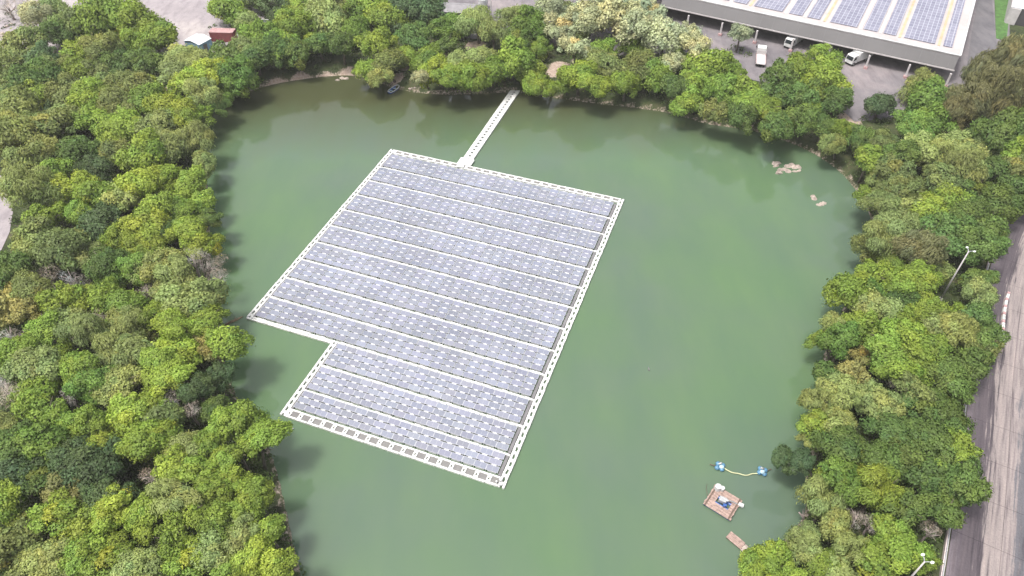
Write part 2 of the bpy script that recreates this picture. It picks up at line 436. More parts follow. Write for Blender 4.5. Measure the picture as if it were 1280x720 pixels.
# approach walkway from the shore
P0 = Vector((*ray(581, 206, 0), 0)); P1 = Vector((*ray(647, 110, 0), .0)); D = P1-P0; LN = D.length; ang = math.atan2(D.y, D.x)
br = empty('floating_walkway', P0, ang, 'narrow white floating walkway with a row of dark holes, joining array to far shore', 'walkway')
for s in (-1, 1):
    b = MB(); n = int(LN/1.2)
    for i in range(n): plank(b, i*1.2+.02, i*1.2+1.18, s*.68-.42, s*.68+.42, z0=-.1, z1=.36+rj.uniform(-.01, .01))
    b.build('float_row', 'white', br, bevel=.04)
b = MB()
for i in range(n+1): plank(b, i*1.2-.28, i*1.2+.28, -.28, .28, z0=-.1, z1=.33)
b.build('cross_float', 'white_dirty', br, bevel=.03)
b = MB(); b.quadbox((.6, 0, .3), (2.2, 3.0, .36), 0); b.quadbox((-.9, .4, .45), (1.6, 1.4, .3), .2); b.build('landing_stage', 'white', br, bevel=.05)

# ------------------------------------------------------------ paved ground
def sheet(name, px, z, m, zpix=2.0, pts=None):
    b = MB(); b.face([(*(ray(x, y, zpix)), z) for x, y in px] if pts is None else [(x, y, z) for x, y in pts]); return tag(b.build(name, m), kind='structure')
# yard in front of and under the hangar, running left behind the far trees
sheet('yard', [(560, 46), (700, 56), (855, 82), (960, 104), (1050, 135), (1068, 152), (1100, 150), (1150, 140), (1175, 118), (1240, 100), (1262, 60), (1262, -60), (1262, -140), (560, -140)], 2.006, 'yard')
sheet('dusty_yard', [(-420, 90), (-40, 95), (30, 78), (95, 62), (150, 70), (215, 78), (262, 66), (300, 55), (330, 30), (350, 5), (420, -60), (420, -140), (-420, -140)], 2.006, 'yard_pale')
sheet('side_road', [(1208, 85), (1240, 92), (1246, 60), (1240, 0), (1236, -80), (1226, -80), (1222, 0), (1214, 45)], 2.014, 'asphalt')
sheet('side_lane', [(-200, 330), (-30, 340), (2, 312), (12, 290), (16, 265), (10, 235), (-8, 205), (-60, 180), (-200, 160)], 2.006, 'yard_pale')
# verge of mown grass between two kerbs by the far right road
vp = [ray(x, y) for x, y in [(1245, 48), (1258, 52), (1263, 0), (1262, -60), (1243, -60), (1243, 0)]]
b = MB(); b.prism(vp, 1.99, 2.13); tag(b.build('grass_verge', 'grass'), 'strip of bright mown grass between the road and white shed, top right corner', 'grass verge')
# road on the right, built in its own u,v
rl_px = [(1120,1100),(1160,860),(1181,720),(1192,650),(1200,590),(1208,520),(1213,470),(1222,410),(1232,350),(1248,300),(1268,262),(1295,225),(1330,190),(1400,140),(1500,90)]
rl = [Vector(ray(x, y)) for x, y in rl_px]
def resample(pts, step):
    out = [pts[0].copy()]; acc = 0
    for a, b in zip(pts, pts[1:]):
        d = (b-a).length; k = max(1, int(d/step))
        for i in range(1, k+1): out.append(a.lerp(b, i/k))
    for _ in range(6):
        out = [out[0]]+[(out[i-1]+out[i]*2+out[i+1])/4 for i in range(1, len(out)-1)]+[out[-1]]
    return out
rl = resample(rl, 2.5)
me = bpy.data.meshes.new('road'); vs = []; uvs = []; s = 0; W = 26; nx = 14
for i, p in enumerate(rl):
    t = (rl[min(i+1, len(rl)-1)]-rl[max(0, i-1)]).normalized(); nrm = Vector((t.y, -t.x))
    if i: s += (p-rl[i-1]).length
    for k in range(nx):
        q = p+nrm*(W*k/(nx-1)); vs.append((q.x, q.y, 2.02)); uvs.append((W*k/(nx-1), s))
fs = [(i*nx+k, i*nx+k+1, (i+1)*nx+k+1, (i+1)*nx+k) for i in range(len(rl)-1) for k in range(nx-1)]
me.from_pydata(vs, [], fs); ul = me.uv_layers.new(name='UVMap')
for lp in me.loops: ul.data[lp.index].uv = uvs[lp.vertex_index]
me.materials.append(M['road']); me.update(); o = bpy.data.objects.new('road', me); COL.objects.link(o); tag(o, kind='structure')
# low parapet rail on the pond side of the road
rail = empty('guard_rail', (rl[0].x, rl[0].y, 2), 0, 'long pale parapet along the pond side of the muddy road, glimpsed between trees', 'guard rail')
def along(off, z0, z1, wd, pts, name, m, par, base):
    b = MB()
    for i in range(len(pts)-1):
        a, c = pts[i], pts[i+1]; t = (c-a); n = Vector((t.y, -t.x)).normalized(); mid = (a+c)/2+n*off
        b.quadbox((mid.x-base[0], mid.y-base[1], (z0+z1)/2-base[2]), (t.length*.985, wd, z1-z0), math.atan2(t.y, t.x))
    return b.build(name, m, par)
base = (rl[0].x, rl[0].y, 2)
along(-.45, 1.95, 2.62, .3, rl, 'parapet', 'kerbwhite', rail, base)
along(-.45, 2.72, 2.84, .12, rl, 'top_rail', 'steel', rail, base)
for i in range(0, len(rl), 2):
    b = MB(); b.tube([(0, 0, 0), (0, 0, .84)], .05, 6); t = (rl[min(i+1, len(rl)-1)]-rl[max(0, i-1)]).normalized()
    b.build('rail_post', 'steel', rail, (rl[i].x-t.y*.45-base[0], rl[i].y+t.x*.45-base[1], 0))
# curved white and pink barrier on the road
kp = [Vector(ray(x, y)) for x, y in [(1260, 367), (1256, 380), (1253.5, 395), (1252.5, 412), (1254, 432)]]
kb = empty('curved_kerb', (kp[0].x, kp[0].y, 2.02), 0, 'curved low kerb painted white and pink, standing on the muddy road', 'kerb')
pts = resample(kp, .55); bw, bk = MB(), MB()
for i in range(len(pts)-1):
    a, c = pts[i], pts[i+1]; t = c-a; mid = (a+c)/2
    (bw if i % 3 else bk).quadbox((mid.x-kp[0].x, mid.y-kp[0].y, .22), (t.length*.97, .5, .5), math.atan2(t.y, t.x), 0, 0, .75)
bw.build('white_block', 'white', kb); bk.build('pink_block', 'pinkroof', kb)

# ------------------------------------------------------------ hangar with solar roof
zc_ = 5.65
c0 = Vector(ray(1131, 97)); c1 = Vector(ray(943, 54)); fd = (c1-c0).normalized()      # along the front, to the left
bd = Vector((-fd.y, fd.x)); 
if bd.y < 0: bd = -bd
FR = Vector(ray(1190, 86, zc_))                 # right end of the eave
ha = math.atan2(-fd.y, -fd.x)                   # local x runs to the right along the front
org = FR - (-fd)*0
hang = empty('hangar', (org.x, org.y, 2), ha, 'open fronted grey warehouse with rows of solar panels on its pale flat roof', 'warehouse')
def loc(px, py, z):                             # photo point at level z -> hangar local x,y
    p = Vector(ray(px, py, z))-org; return p.dot(-fd), p.dot(bd)
LFT = loc(818, 14, zc_)[0]; zr = 8.1
rx, ry = loc(1199, 71, zr)
DEPTH = 75
b = MB(); # sloping grey fascia as a wedge
y0 = loc(1190, 86, zc_)[1]
b.v = [(LFT, y0, zc_-2), (rx, y0, zc_-2), (rx, ry, zr-2-.05), (LFT, ry, zr-2-.05), (LFT, y0+.0, zc_-2-.35), (rx, y0, zc_-2-.35), (rx, ry+1, zc_-2-.35), (LFT, ry+1, zc_-2-.35), (rx, ry+1, zr-2.05), (LFT, ry+1, zr-2.05)]
b.f = [(0, 1, 2, 3), (0, 4, 5, 1), (4, 7, 6, 5), (1, 5, 6, 8, 2), (0, 3, 9, 7, 4), (3, 2, 8, 9), (6, 7, 9, 8)]; b.mi = [0]*7
b.build('fascia', 'fascia', hang)
b = MB(); plank(b, LFT-.3, rx+.25, y0-.16, y0-.01, zc_-2-.42, zc_-2-.12); b.build('gutter', 'column', hang)
b = MB(); sl_ = Vector((0, ry-y0, (zr-2.05)-(zc_-2)))
for i in range(int((rx-LFT)/3.1)):
    x = rx-1.5-3.1*i; p_ = Vector((x, y0, zc_-2)); n_ = Vector((0, -sl_.z, sl_.y)).normalized()*.03
    b.face([p_+n_+Vector((-.05, 0, 0)), p_+n_+Vector((.05, 0, 0)), p_+sl_*.98+n_+Vector((.05, 0, 0)), p_+sl_*.98+n_+Vector((-.05, 0, 0))])
b.build('fascia_joints', 'tray', hang)
b = MB(); plank(b, LFT, rx+.3, ry+.02, ry+DEPTH, zr-2-.04, zr-2+.16); b.build('roof', 'roofdeck', hang)
b = MB(); plank(b, LFT+.02, rx+.32, ry-.05, ry+.35, zr-2+.165, zr-2+.36); plank(b, rx-.1, rx+.34, ry+.352, ry+DEPTH, zr-2+.165, zr-2+.36); b.build('roof_edge', 'white_dirty', hang)
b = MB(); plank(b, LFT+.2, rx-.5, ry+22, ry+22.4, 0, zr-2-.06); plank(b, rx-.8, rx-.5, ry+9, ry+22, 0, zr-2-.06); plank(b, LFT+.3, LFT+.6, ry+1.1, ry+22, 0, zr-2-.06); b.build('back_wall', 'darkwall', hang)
cpx = [(1131, 97), (1081, 86), (1037, 75.5), (988, 65), (943, 54), (901, 45), (860, 36), (822, 27)]
sp = (loc(1131, 97, 2)[0]-loc(943, 54, 2)[0])/4
cxs = [loc(1131, 97, 2)[0]+sp*.98]+[loc(1131, 97, 2)[0]-sp*i for i in range(8)]
yc = loc(1131, 97, 2)[1]
for x in cxs:
    if x < LFT-1: continue
    b = MB(); plank(b, x-.2, x+.2, yc-.2, yc+.2, 0, zc_-2-.35); o = b.build('column', 'column', hang)
    b = MB(); plank(b, x-.42, x+.42, yc-.42, yc+.42, 0, .5); b.build('column_base', 'pinkroof', o)
    for yy in (yc+11, ):
        b = MB(); plank(b, x-.2, x+.2, yy-.2, yy+.2, 0, zr-2-.06); b.build('column', 'column', hang)
# solar strips: limits read along the front of the roof
zt = zr-2+.16
def sx(px, py=60): return loc(px, py, zr+.2)[0]
lims = []
fronts = [(1192-1192+1178, 'p'), ]
edge = [(820+X/3.05, Y/3.05) for X, Y in [(1132,178),(1092,172),(1066,168),(940,148),(915,142),(862,132),(845,128),(785,116),(765,112),(655,92),(622,84),(570,72),(556,68),(500,56),(480,52),(368,28),(345,22),(290,10),(278,6),(200,-10),(180,-14),(100,-30)]]
ex = [loc(x, y, zr+.2) for x, y in edge]
ys_ = ry+3.4
for i in range(0, len(ex)-1, 2):
    x1, x0 = ex[i][0], ex[i+1][0]
    if x0 < LFT+1: x0 = LFT+1
    if x1 <= x0+.5: break
    mb = MB(); me = None
    plank(mb, x0+.15, x1-.15, ys_, ry+DEPTH-2, zt+.1, zt+.22)
    o = mb.build('solar_panel_row', 'roofglass', hang)
    ul = o.data.uv_layers.new(name='UVMap')
    for lp in o.data.loops:
        c = o.data.vertices[lp.vertex_index].co; ul.data[lp.index].uv = (c.x, c.y)
    # gap line to the next strip
    if i+2 < len(ex):
        nx1 = ex[i+2][0]; g0, g1 = nx1, x0
        mb = MB(); cxm = (g0+g1)/2; plank(mb, cxm-.3, cxm+.3, ys_-.3, ry+DEPTH-2, zt+.012, zt+.09)
        mb.build('roof_walkway', 'yellow' if i in (0, 2, 8, 14) else 'white_dirty', hang)

# second shed at the top right and roofs behind the far trees
def shed(name, px, z, size, rz, hgt, roofm, wallm, label, cat, pitch=.25, dark=False, gable=True):
    e = empty(name, (*ray(*px, z), 2.0), rz, label, cat); w_, d_ = size
    b = MB(); plank(b, -w_/2+.12, w_/2-.12, -d_/2+.12, d_/2-.12, -.05, hgt); b.build('wall', wallm, e)
    b = MB(); rp = pitch*d_/2
    b.v = [(-w_/2, -d_/2, hgt), (w_/2, -d_/2, hgt), (w_/2, 0, hgt+rp), (-w_/2, 0, hgt+rp), (w_/2, d_/2, hgt), (-w_/2, d_/2, hgt),
           (-w_/2, -d_/2, hgt+.12), (w_/2, -d_/2, hgt+.12), (w_/2, 0, hgt+rp+.12), (-w_/2, 0, hgt+rp+.12), (w_/2, d_/2, hgt+.12), (-w_/2, d_/2, hgt+.12)]
    b.f = [(6, 7, 8, 9), (9, 8, 10, 11), (0, 1, 7, 6), (5, 11, 10, 4), (0, 6, 9, 3), (3, 9, 11, 5), (1, 2, 8, 7), (2, 4, 10, 8), (0, 3, 2, 1), (3, 5, 4, 2)]; b.mi = [0]*10
    b.build('roof', roofm, e)
    return e
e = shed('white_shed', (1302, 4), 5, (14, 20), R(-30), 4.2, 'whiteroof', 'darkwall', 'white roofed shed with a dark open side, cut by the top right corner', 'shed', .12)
b = MB(); plank(b, -6.9, -4.6, -10.4, -9.87, 0, 4.1); b.build('side_wall', 'column', e)
b = MB(); plank(b, -7.1, -6.9, -9.8, 9.8, 0, 4.1); b.build('end_wall', 'column', e)
e = shed('blue_white_shed', (249, 56), 3, (4.2, 5.2), R(62), 2.3, 'whiteroof', 'bluewall', 'small shed with white roof and light blue wall just left of the red container', 'shed', .2)
b = MB(); plank(b, -.9, .3, -2.52, -2.46, 0, 1.9); b.build('door', 'greyplate', e)
e = shed('lean_to', (239, 67), 3, (3.0, 2.4), R(62), 1.7, 'whiteroof', 'column', 'tiny pale lean-to just below the blue and white shed', 'shed', .1)
e = empty('shipping_container', (*ray(281, 50), 2.01), R(-4), 'faded red shipping container with a pink roof beside the far yard', 'container')
b = MB(); plank(b, -3.0, 3.0, -1.2, 1.2, .1, 2.45); b.build('body', 'red', e, bevel=.03)
b = MB(); plank(b, -3.05, 3.05, -1.25, 1.25, 2.452, 2.55)
for i in range(12): plank(b, -2.9+i*.5, -2.75+i*.5, -1.15, 1.15, 2.54, 2.6)
b.build('roof', 'pinkroof', e)
for s in (-1, 1):
    b = MB(); plank(b, 3.0, 3.05, .04 if s > 0 else -1.1, 1.1 if s > 0 else -.04, .15, 2.4); b.build('door', 'red', e)
b = MB()
for i in range(22): plank(b, -2.9+i*.27, -2.78+i*.27, -1.26, -1.2, .2, 2.35)
b.build('ribs', 'red', e)
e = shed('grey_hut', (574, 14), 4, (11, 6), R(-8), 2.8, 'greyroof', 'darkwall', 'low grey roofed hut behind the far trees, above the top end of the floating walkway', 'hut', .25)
b = MB(); plank(b, -1, 1, -3.0, -2.9, 0, 2); b.build('door', 'column', e)
e = shed('dark_roofed_shed', (801, 2), 5, (9, 10), R(-30), 3.6, 'greyroof', 'column', 'grey roofed shed just left of the big warehouse at the top of the photo', 'shed', .25)
b = MB(); plank(b, -1, 1, -5.0, -4.9, 0, 2.4); b.build('door', 'darkwall', e)
e = empty('fence', (*ray(640, 24), 2.0), R(-3), 'pale blue-grey sheet fence behind the far trees near the top centre', 'fence')
b = MB()
for i in range(30): plank(b, -1+i*.42, -.62+i*.42, -.04, .04, 0, 1.9)
b.build('sheet', 'steel', e)
for i in range(7): b = MB(); b.tube([(-1+i*2.1, .08, 0), (-1+i*2.1, .08, 2.1)], .05, 6); b.build('post', 'steel', e)
e = empty('white_tank', (*ray(604, 10), 2.0), 0, 'white round water tank on a stand beside the grey hut', 'tank')
b = MB(); b.tube([(0, 0, .9), (0, 0, 1.2), (0, 0, 2.6), (0, 0, 2.8), (0, 0, 2.9)], [1.2, 1.3, 1.3, .9, .35], 16); b.build('tank', 'white_dirty', e)
for i in range(4): b = MB(); a = PI/4+i*PI/2; b.tube([(math.cos(a), math.sin(a), 0), (math.cos(a), math.sin(a), .92)], .08, 6); b.build('leg', 'steel', e)
e = empty('utility_pole', (*ray(614, 20), 2.0), 0, 'thin white utility pole by the round tank at the top of the photo', 'pole')
b = MB(); b.tube([(0, 0, 0), (0, 0, 8.5)], [.14, .09], 8); b.build('pole', 'column', e)
b = MB(); b.quadbox((0, 0, 8.0), (1.8, .1, .12)); b.build('crossarm', 'column', e)
for s in (-.7, 0, .7): b = MB(); b.tube([(s, 0, 8.06), (s, 0, 8.3)], .05, 6); b.build('insulator', 'white', e)
e = empty('low_wall', (*ray(322, 30), 2.0), R(2), 'low whitewashed wall behind the trees, right of the red container', 'wall')
b = MB(); plank(b, -1, 9, -.12, .12, -.05, 1.1); b.build('wall_face', 'whiteroof', e)
b = MB(); plank(b, -1.05, 9.05, -.17, .17, 1.102, 1.2); b.build('coping', 'white_dirty', e)
e = empty('boundary_wall', (*ray(290, 5), 2.0), R(2), 'pale boundary wall along the far side of the trees at the top left', 'wall')
b = MB(); plank(b, -2, 16, -.12, .12, -.05, 1.0); b.build('wall_face', 'column', e)
b = MB(); plank(b, -2.05, 16.05, -.17, .17, 1.002, 1.1); b.build('coping', 'white_dirty', e)

# ------------------------------------------------------------ trucks
def truck(px, rz, label, body):
    e = empty('truck', (*ray(*px), 2.02), rz, label, 'truck', 'trucks in the warehouse yard')
    b = MB()      # cab: profile extruded across, front towards +x
    prof = [(0, .55), (2.0, .55), (2.05, 1.35), (1.75, 2.35), (1.55, 2.5), (.1, 2.55), (0, 2.4)]
    n = len(prof); b.v = [(x, -1.05, z) for x, z in prof]+[(x, 1.05, z) for x, z in prof]
    b.f = [tuple(range(n)), tuple(reversed(range(n, 2*n)))]+[(i, n+i, n+(i+1) % n, (i+1) % n) for i in range(n)]; b.mi = [0]*len(b.f)
    cab = b.build('cab', 'truckwhite', e, bevel=.06)
    b = MB(); b.face([(2.07, -.92, 1.42), (2.07, .92, 1.42), (1.82, .88, 2.28), (1.82, -.88, 2.28)]); b.build('windscreen', 'glassdark', cab)
    for s in (-1, 1):
        b = MB(); q = [(.75, s*1.065, 1.45), (1.85, s*1.065, 1.45), (1.65, s*1.065, 2.2), (.75, s*1.065, 2.2)]; b.face(q if s < 0 else q[::-1]); b.build('side_window', 'glassdark', cab)
        b = MB(); b.quadbox((2.03, s*.8, .85), (.1, .35, .2)); b.build('headlight', 'lampwhite', cab)
        b = MB(); b.quadbox((1.85, s*1.25, 1.8), (.12, .2, .42)); b.build('mirror', 'rubber', cab)
    b = MB(); plank(b, -5.2, 1.9, -.45, .45, .5, .75); b.build('chassis', 'rubber', e)
    if body == 'box': b = MB(); plank(b, -5.3, -.15, -1.15, 1.15, .8, 3.0); b.build('cargo_box', 'truckwhite', e, bevel=.03)
    elif body == 'flat':
        b = MB(); plank(b, -5.3, -.15, -1.15, 1.15, .8, .98); plank(b, -.3, -.15, -1.15, 1.15, .98, 1.9); b.build('flatbed', 'column', e)
        for s in (-1, 1): b = MB(); plank(b, -5.3, -.35, s*1.12-.03, s*1.12+.03, .985, 1.3); b.build('side_board', 'pinkroof', e)
    for x in (1.25, -3.2, -4.3):
        for s in (-1, 1):
            b = MB(); b.tube([(x, s*.78, .48), (x, s*1.08, .48)], .48, 16); wl = b.build('wheel', 'rubber', e)
            b = MB(); b.tube([(x, s*1.0, .48), (x, s*1.1, .48)], .22, 10); b.build('rim', 'steel', wl)
ra = math.atan2(fd.y, fd.x)
truck((988, 58), ra+R(78), 'white truck parked in the dark of the warehouse, behind its fourth visible column', 'box')
truck((1066, 79), ra+R(62), 'white truck poking out of the warehouse beside a column near the right end', 'box')
truck((950, 72), ra+R(-75), 'white cabbed flatbed truck with pinkish bed out on the open yard behind the trees', 'flat')

# ------------------------------------------------------------ lamps
def lamp(px, ztop, label, arm=1.3):
    p = ray(*px, ztop); e = empty('street_lamp', (*p, 1.95), R(20), label, 'street lamp', 'street lamps on the pond side of the road'); h = ztop-1.95
    b = MB(); b.tube([(0, 0, 0), (0, 0, h*.5), (0, 0, h)], [.15, .12, .08], 8); pole = b.build('pole', 'column', e, smooth=True)
    b = MB(); b.tube([(0, 0, .0), (0, 0, .35)], .3, 10); b.build('base', 'column', e)
    for s in (0, 1):
        a = R(-30+s*95); d = Vector((math.cos(a), math.sin(a), 0))
        b = MB(); b.tube([(0, 0, h-.15), tuple(d*.5*arm+Vector((0, 0, h+.05))), tuple(d*arm+Vector((0, 0, h+.1)))], .05, 6); am = b.build('arm', 'steel', e)
        b = MB(); b.blob(tuple(d*(arm+.25)+Vector((0, 0, h+.08))), (.26, .17, .09), 1, 10, 6, 0); b.build('lamp_head', 'lampwhite', am, smooth=True)
lamp((1211, 314), 12.5, 'tall grey street lamp with two heads rising from the trees near the curved kerb', .55)
lamp((1156, 702), 9.5, 'street lamp with white head among the trees at the bottom right of the photo', .5)

# ------------------------------------------------------------ things on the water
e = empty('work_raft', (*ray(903, 628, .3), 0), R(-38), 'square work raft of pinkish planks carrying pale machinery at the lower right of the pond', 'raft')
b = MB()
for i in range(4): b.tube([(-2.2, -1.7+i*1.13, .12), (2.2, -1.7+i*1.13, .12)], .24, 8)
b.build('pontoon', 'deepblue', e)
b = MB()
for i in range(9):
    if i in (3, 4, 5): plank(b, -2.2, -.9, -2.05+i*.46, -1.63+i*.46, .38, .46); plank(b, 1.2, 2.2, -2.05+i*.46, -1.63+i*.46, .38, .46)
    else: plank(b, -2.25+rj.uniform(-.1, .1), 2.25+rj.uniform(-.1, .1), -2.05+i*.46, -1.63+i*.46, .38, .46)
b.build('deck', 'pink_wood', e)
b = MB()
for s in (-1.9, 1.9): plank(b, s-.1, s+.1, -2.1, 2.1, .46, .6)
b.build('cross_beam', 'brown_wood', e)
b = MB(); b.tube([(-1.6, 1.5, .46), (-1.6, 1.5, 1.3)], .48, 12); b.tube([(-1.0, 1.8, .46), (-1.0, 1.8, 1.1)], .34, 10); b.build('tank', 'white_dirty', e)
b = MB(); b.quadbox((-.1, .1, .8), (1.1, .8, .7), .2); b.tube([(-.6, .2, 1.1), (.7, .3, 1.1)], .2, 10); b.build('pump', 'steel', e, bevel=.03)
b = MB(); b.quadbox((.55, -.5, .75), (.5, .4, .45), .5); b.build('motor', 'deepblue', e, bevel=.03)
b = MB(); b.quadbox((2.3, 1.3, .35), (1.0, .55, .4), .2); b.build('fender_float', 'white_dirty', e, bevel=.05)
b = MB(); b.tube([(.4, .3, 1.0), (1.2, .8, .8), (2.0, 1.0, .5), (2.6, 1.2, .1)], .09, 6); b.build('pipe', 'steel', e)
b = MB(); b.tube([(-2.1, -.6, .4), (-3.0, .6, .25), (-3.3, 1.6, .05)], .03, 5); b.build('mooring_rope', 'brown_wood', e)
e.scale = (.86, .86, .86)
e = empty('small_raft', (*ray(920, 676, .2), 0), R(-47), 'small oblong raft of bleached planks drifting below the work raft', 'raft')
b = MB()
for i in range(5): plank(b, -1.15, 1.0+rj.uniform(-.05, .05), -.55+i*.23, -.35+i*.23, .2, .3)
b.build('deck', 'pink_wood', e)
b = MB()
for s in (-.35, .35): b.tube([(-1.1, s, .08), (1.1, s, .08)], .15, 8)
b.build('pontoon', 'brown_wood', e)
b = MB(); plank(b, 1.02, 1.5, -.55, .5, .12, .2); b.build('end_step', 'rock', e)
# aerator pair joined by a hose
q0 = Vector((*ray(900, 583, .2), 0)); q1 = Vector((*ray(953, 589, .2), 0))
e = empty('floating_aerator', (q0+q1)/2, 0, 'pair of blue float clusters joined by a sagging pale hose above the work raft', 'aerator')
mid = (q0+q1)/2
for q, sg in ((q0, 1), (q1, -1)):
    c = q-mid
    b = MB()
    for i in range(4):
        a = i*PI/2+.4; b.blob((c.x+.45*math.cos(a), c.y+.45*math.sin(a), .18), (.36, .36, .26), i, 10, 6, .04)
    fl = b.build('float_cluster', 'blue', e, smooth=True)
    b = MB(); b.blob((c.x+sg*.12, c.y-.25, .48), (.36, .32, .22), 5, 12, 7, .03); b.build('hood', 'paleblue', fl, smooth=True)
    b = MB(); b.tube([(c.x-.2*sg, c.y+.2, .45), (c.x+.25*sg, c.y+.3, .6)], .14, 8); b.build('motor', 'steel', fl, smooth=True)
    b = MB(); b.tube([(c.x-sg*.5, c.y, .3), (c.x-sg*1.3, c.y+.35, .15)], .06, 6); b.build('tie_rod', 'brown_wood', fl)
b = MB(); hp = []
for i in range(17):
    t = i/16; p = (q0-mid).lerp(q1-mid, t); p.y -= math.sin(PI*t)*.85-.08*math.sin(t*19); hp.append((p.x, p.y, .12))
b.tube(hp, .075, 6); b.build('hose', 'hose', e, smooth=True)
# blue boat by the far bank
e = empty('rowing_boat', (*ray(492.5, 111.5, .3), 0), R(58), 'small blue rowing boat with a white rim, moored under the far bank', 'boat')
def hull(n=14):
    b = MB(); secs = []
    for i in range(n+1):
        t = i/n; x = -1.7+3.4*t; wd = .72*(1-abs(2*t-1)**3.2)**.6 if t > .5 else .72*(1-(1-2*t)**4*.35); wd = max(wd, .03)
        zb = .0-.12+.28*max(0, t-.6)**1.5*2
        secs.append([(x, -wd, .42+.18*t*t), (x, -wd*.72, zb+.08), (x, 0, zb), (x, wd*.72, zb+.08), (x, wd, .42+.18*t*t)])
    for s_ in secs: b.v += s_
    for i in range(n):
        for k in range(4): b.f.append((i*5+k, (i+1)*5+k, (i+1)*5+k+1, i*5+k+1)); b.mi.append(0)
    b.f.append((0, 1, 2, 3, 4)); b.mi.append(0)
    return b, secs
b, secs = hull(); o = b.build('hull', 'deepblue', e, smooth=True); md = o.modifiers.new('s', 'SOLIDIFY'); md.thickness = .05
b = MB()
for k in (0, 4): b.tube([tuple(s_[k]) for s_ in secs], .09, 6)
b.tube([tuple(secs[0][0]), tuple(secs[0][4])], .09, 6); b.build('gunwale', 'white', e)
for x in (-.9, .3): b = MB(); plank(b, x-.14, x+.14, -.62, .62, .3, .36); b.build('thwart', 'paleblue', e)

# rubble and litter
def rocks(name, px, n, spread, size, label, z=.0, m='rock', cat='rocks'):
    p = ray(*px, .3); e = empty(name, (*p, 0), 0, label, cat); rn = random.Random(hash(px) % 1000)
    rn = random.Random(int(px[0]*7+px[1]))
    for i in range(n):
        b = MB(); s = size*rn.uniform(.5, 1.1); x, y = rn.uniform(-1, 1)*spread[0], rn.uniform(-1, 1)*spread[1]
        g_ = float(gz(sdist([(p[0]+x, p[1]+y)]))[0]); b.blob((x, y, max(g_, -.25)+s*.25+z), (s, s*rn.uniform(.6, .9), s*.55), i+n, 7, 4, .28)
        b.build('rock', m, e)
rocks('rubble_heap', (426, 97), 6, (1.5, .7), .8, 'pale blocks of rubble at the water edge of the brown beach, the left heap')
rocks('rubble_heap', (452, 93), 5, (1.5, .6), .8, 'broken pale slabs along the brown beach just left of the blue boat')
rocks('rubble_heap', (984, 208), 22, (2.6, 1.9), .75, 'heap of pinkish broken stones at the right end of the far shore')
rocks('pale_boulder', (1021, 248), 5, (1.2, 1.7), .8, 'cluster of nearly white boulders standing in the water off the right shore')
rocks('beach_stone', (520, 112), 5, (1.8, .5), .45, 'few grey stones under the far bank right of the blue boat')
rocks('yard_rubble', (52, 44), 26, (9, 5), .8, 'broad scatter of pale rubble on the dusty ground in the upper left')
rocks('yard_rubble', (16, 62), 16, (6, 6), .8, 'pale rubble strewn along the left edge of the photo below the yard')
rocks('bank_rubble', (215, 97), 8, (2.2, 1.6), .5, 'scattered pale stones in the clearing of the upper left wood', z=0)
def litter(name, px, fn, label, cat, z=.1):
    e = empty(name, (*ray(*px, z), 0), random.uniform(0, 3), label, cat); fn(e); return e
def bottle(mm, l=.5, r=.18):
    def f(e):
        b = MB(); b.tube([(-l, 0, .08), (-l*.9, 0, .08), (l*.5, 0, .08), (l*.75, 0, .08), (l, 0, .08)], [r*.6, r, r, r*.4, r*.35], 10); b.build('drum', mm, e, smooth=True)
        b = MB(); b.tube([(l*.98, 0, .08), (l*1.15, 0, .08)], r*.42, 8); b.build('cap', 'deepblue', e)
    return f
litter('plastic_drum', (257, 502), bottle('white', .6, .35), 'upper white drum of the pair caught in the trees of the left shore', 'drum')
litter('plastic_drum', (256, 509), bottle('white', .6, .35), 'lower white drum of the pair caught in the trees of the left shore', 'drum')
litter('polystyrene_block', (990, 587), lambda e: MB().quadbox((0, 0, .1), (.9, .6, .35), 0, 0, .1).build('block', 'white_dirty', e, bevel=.06), 'pale foam block floating beside the dark bush on the right shore', 'foam block')
litter('plastic_bottle', (364.5, 536), bottle('white', .3, .13), 'tiny white bottle floating just below the front left corner of the array', 'bottle')
litter('plastic_bottle', (811, 461), bottle('greyplate', .34, .1), 'lone grey bottle floating in mid pond right of the array', 'bottle')
e = empty('floating_log', (*ray(291, 402, 0), .02), R(38), 'half sunk brown log floating just left of the array left corner', 'log')
b = MB(); b.tube([(-1.6, 0, 0), (-.5, .06, .03), (.6, -.05, .04), (1.7, .05, 0)], [.12, .24, .22, .1], 8); b.build('stem', 'mud', e, smooth=True)
b = MB(); b.tube([(.3, 0, 0), (.7, .6, .1)], [.09, .04], 6); b.build('branch', 'mud', e)
e = empty('leaning_trunk', (*ray(1003, 652, 0), 0), R(20), 'dead grey trunk leaning out of the water on the right shore', 'dead trunk')
b = MB(); b.tube([(.4, 0, -.4), (0, .2, .8), (-.8, .5, 2.0)], [.2, .16, .08], 8); b.build('stem', 'palebark', e, smooth=True)
b = MB(); b.tube([(-.1, .2, 1.0), (.2, .9, 1.7)], [.08, .03], 6); b.build('branch', 'palebark', e)
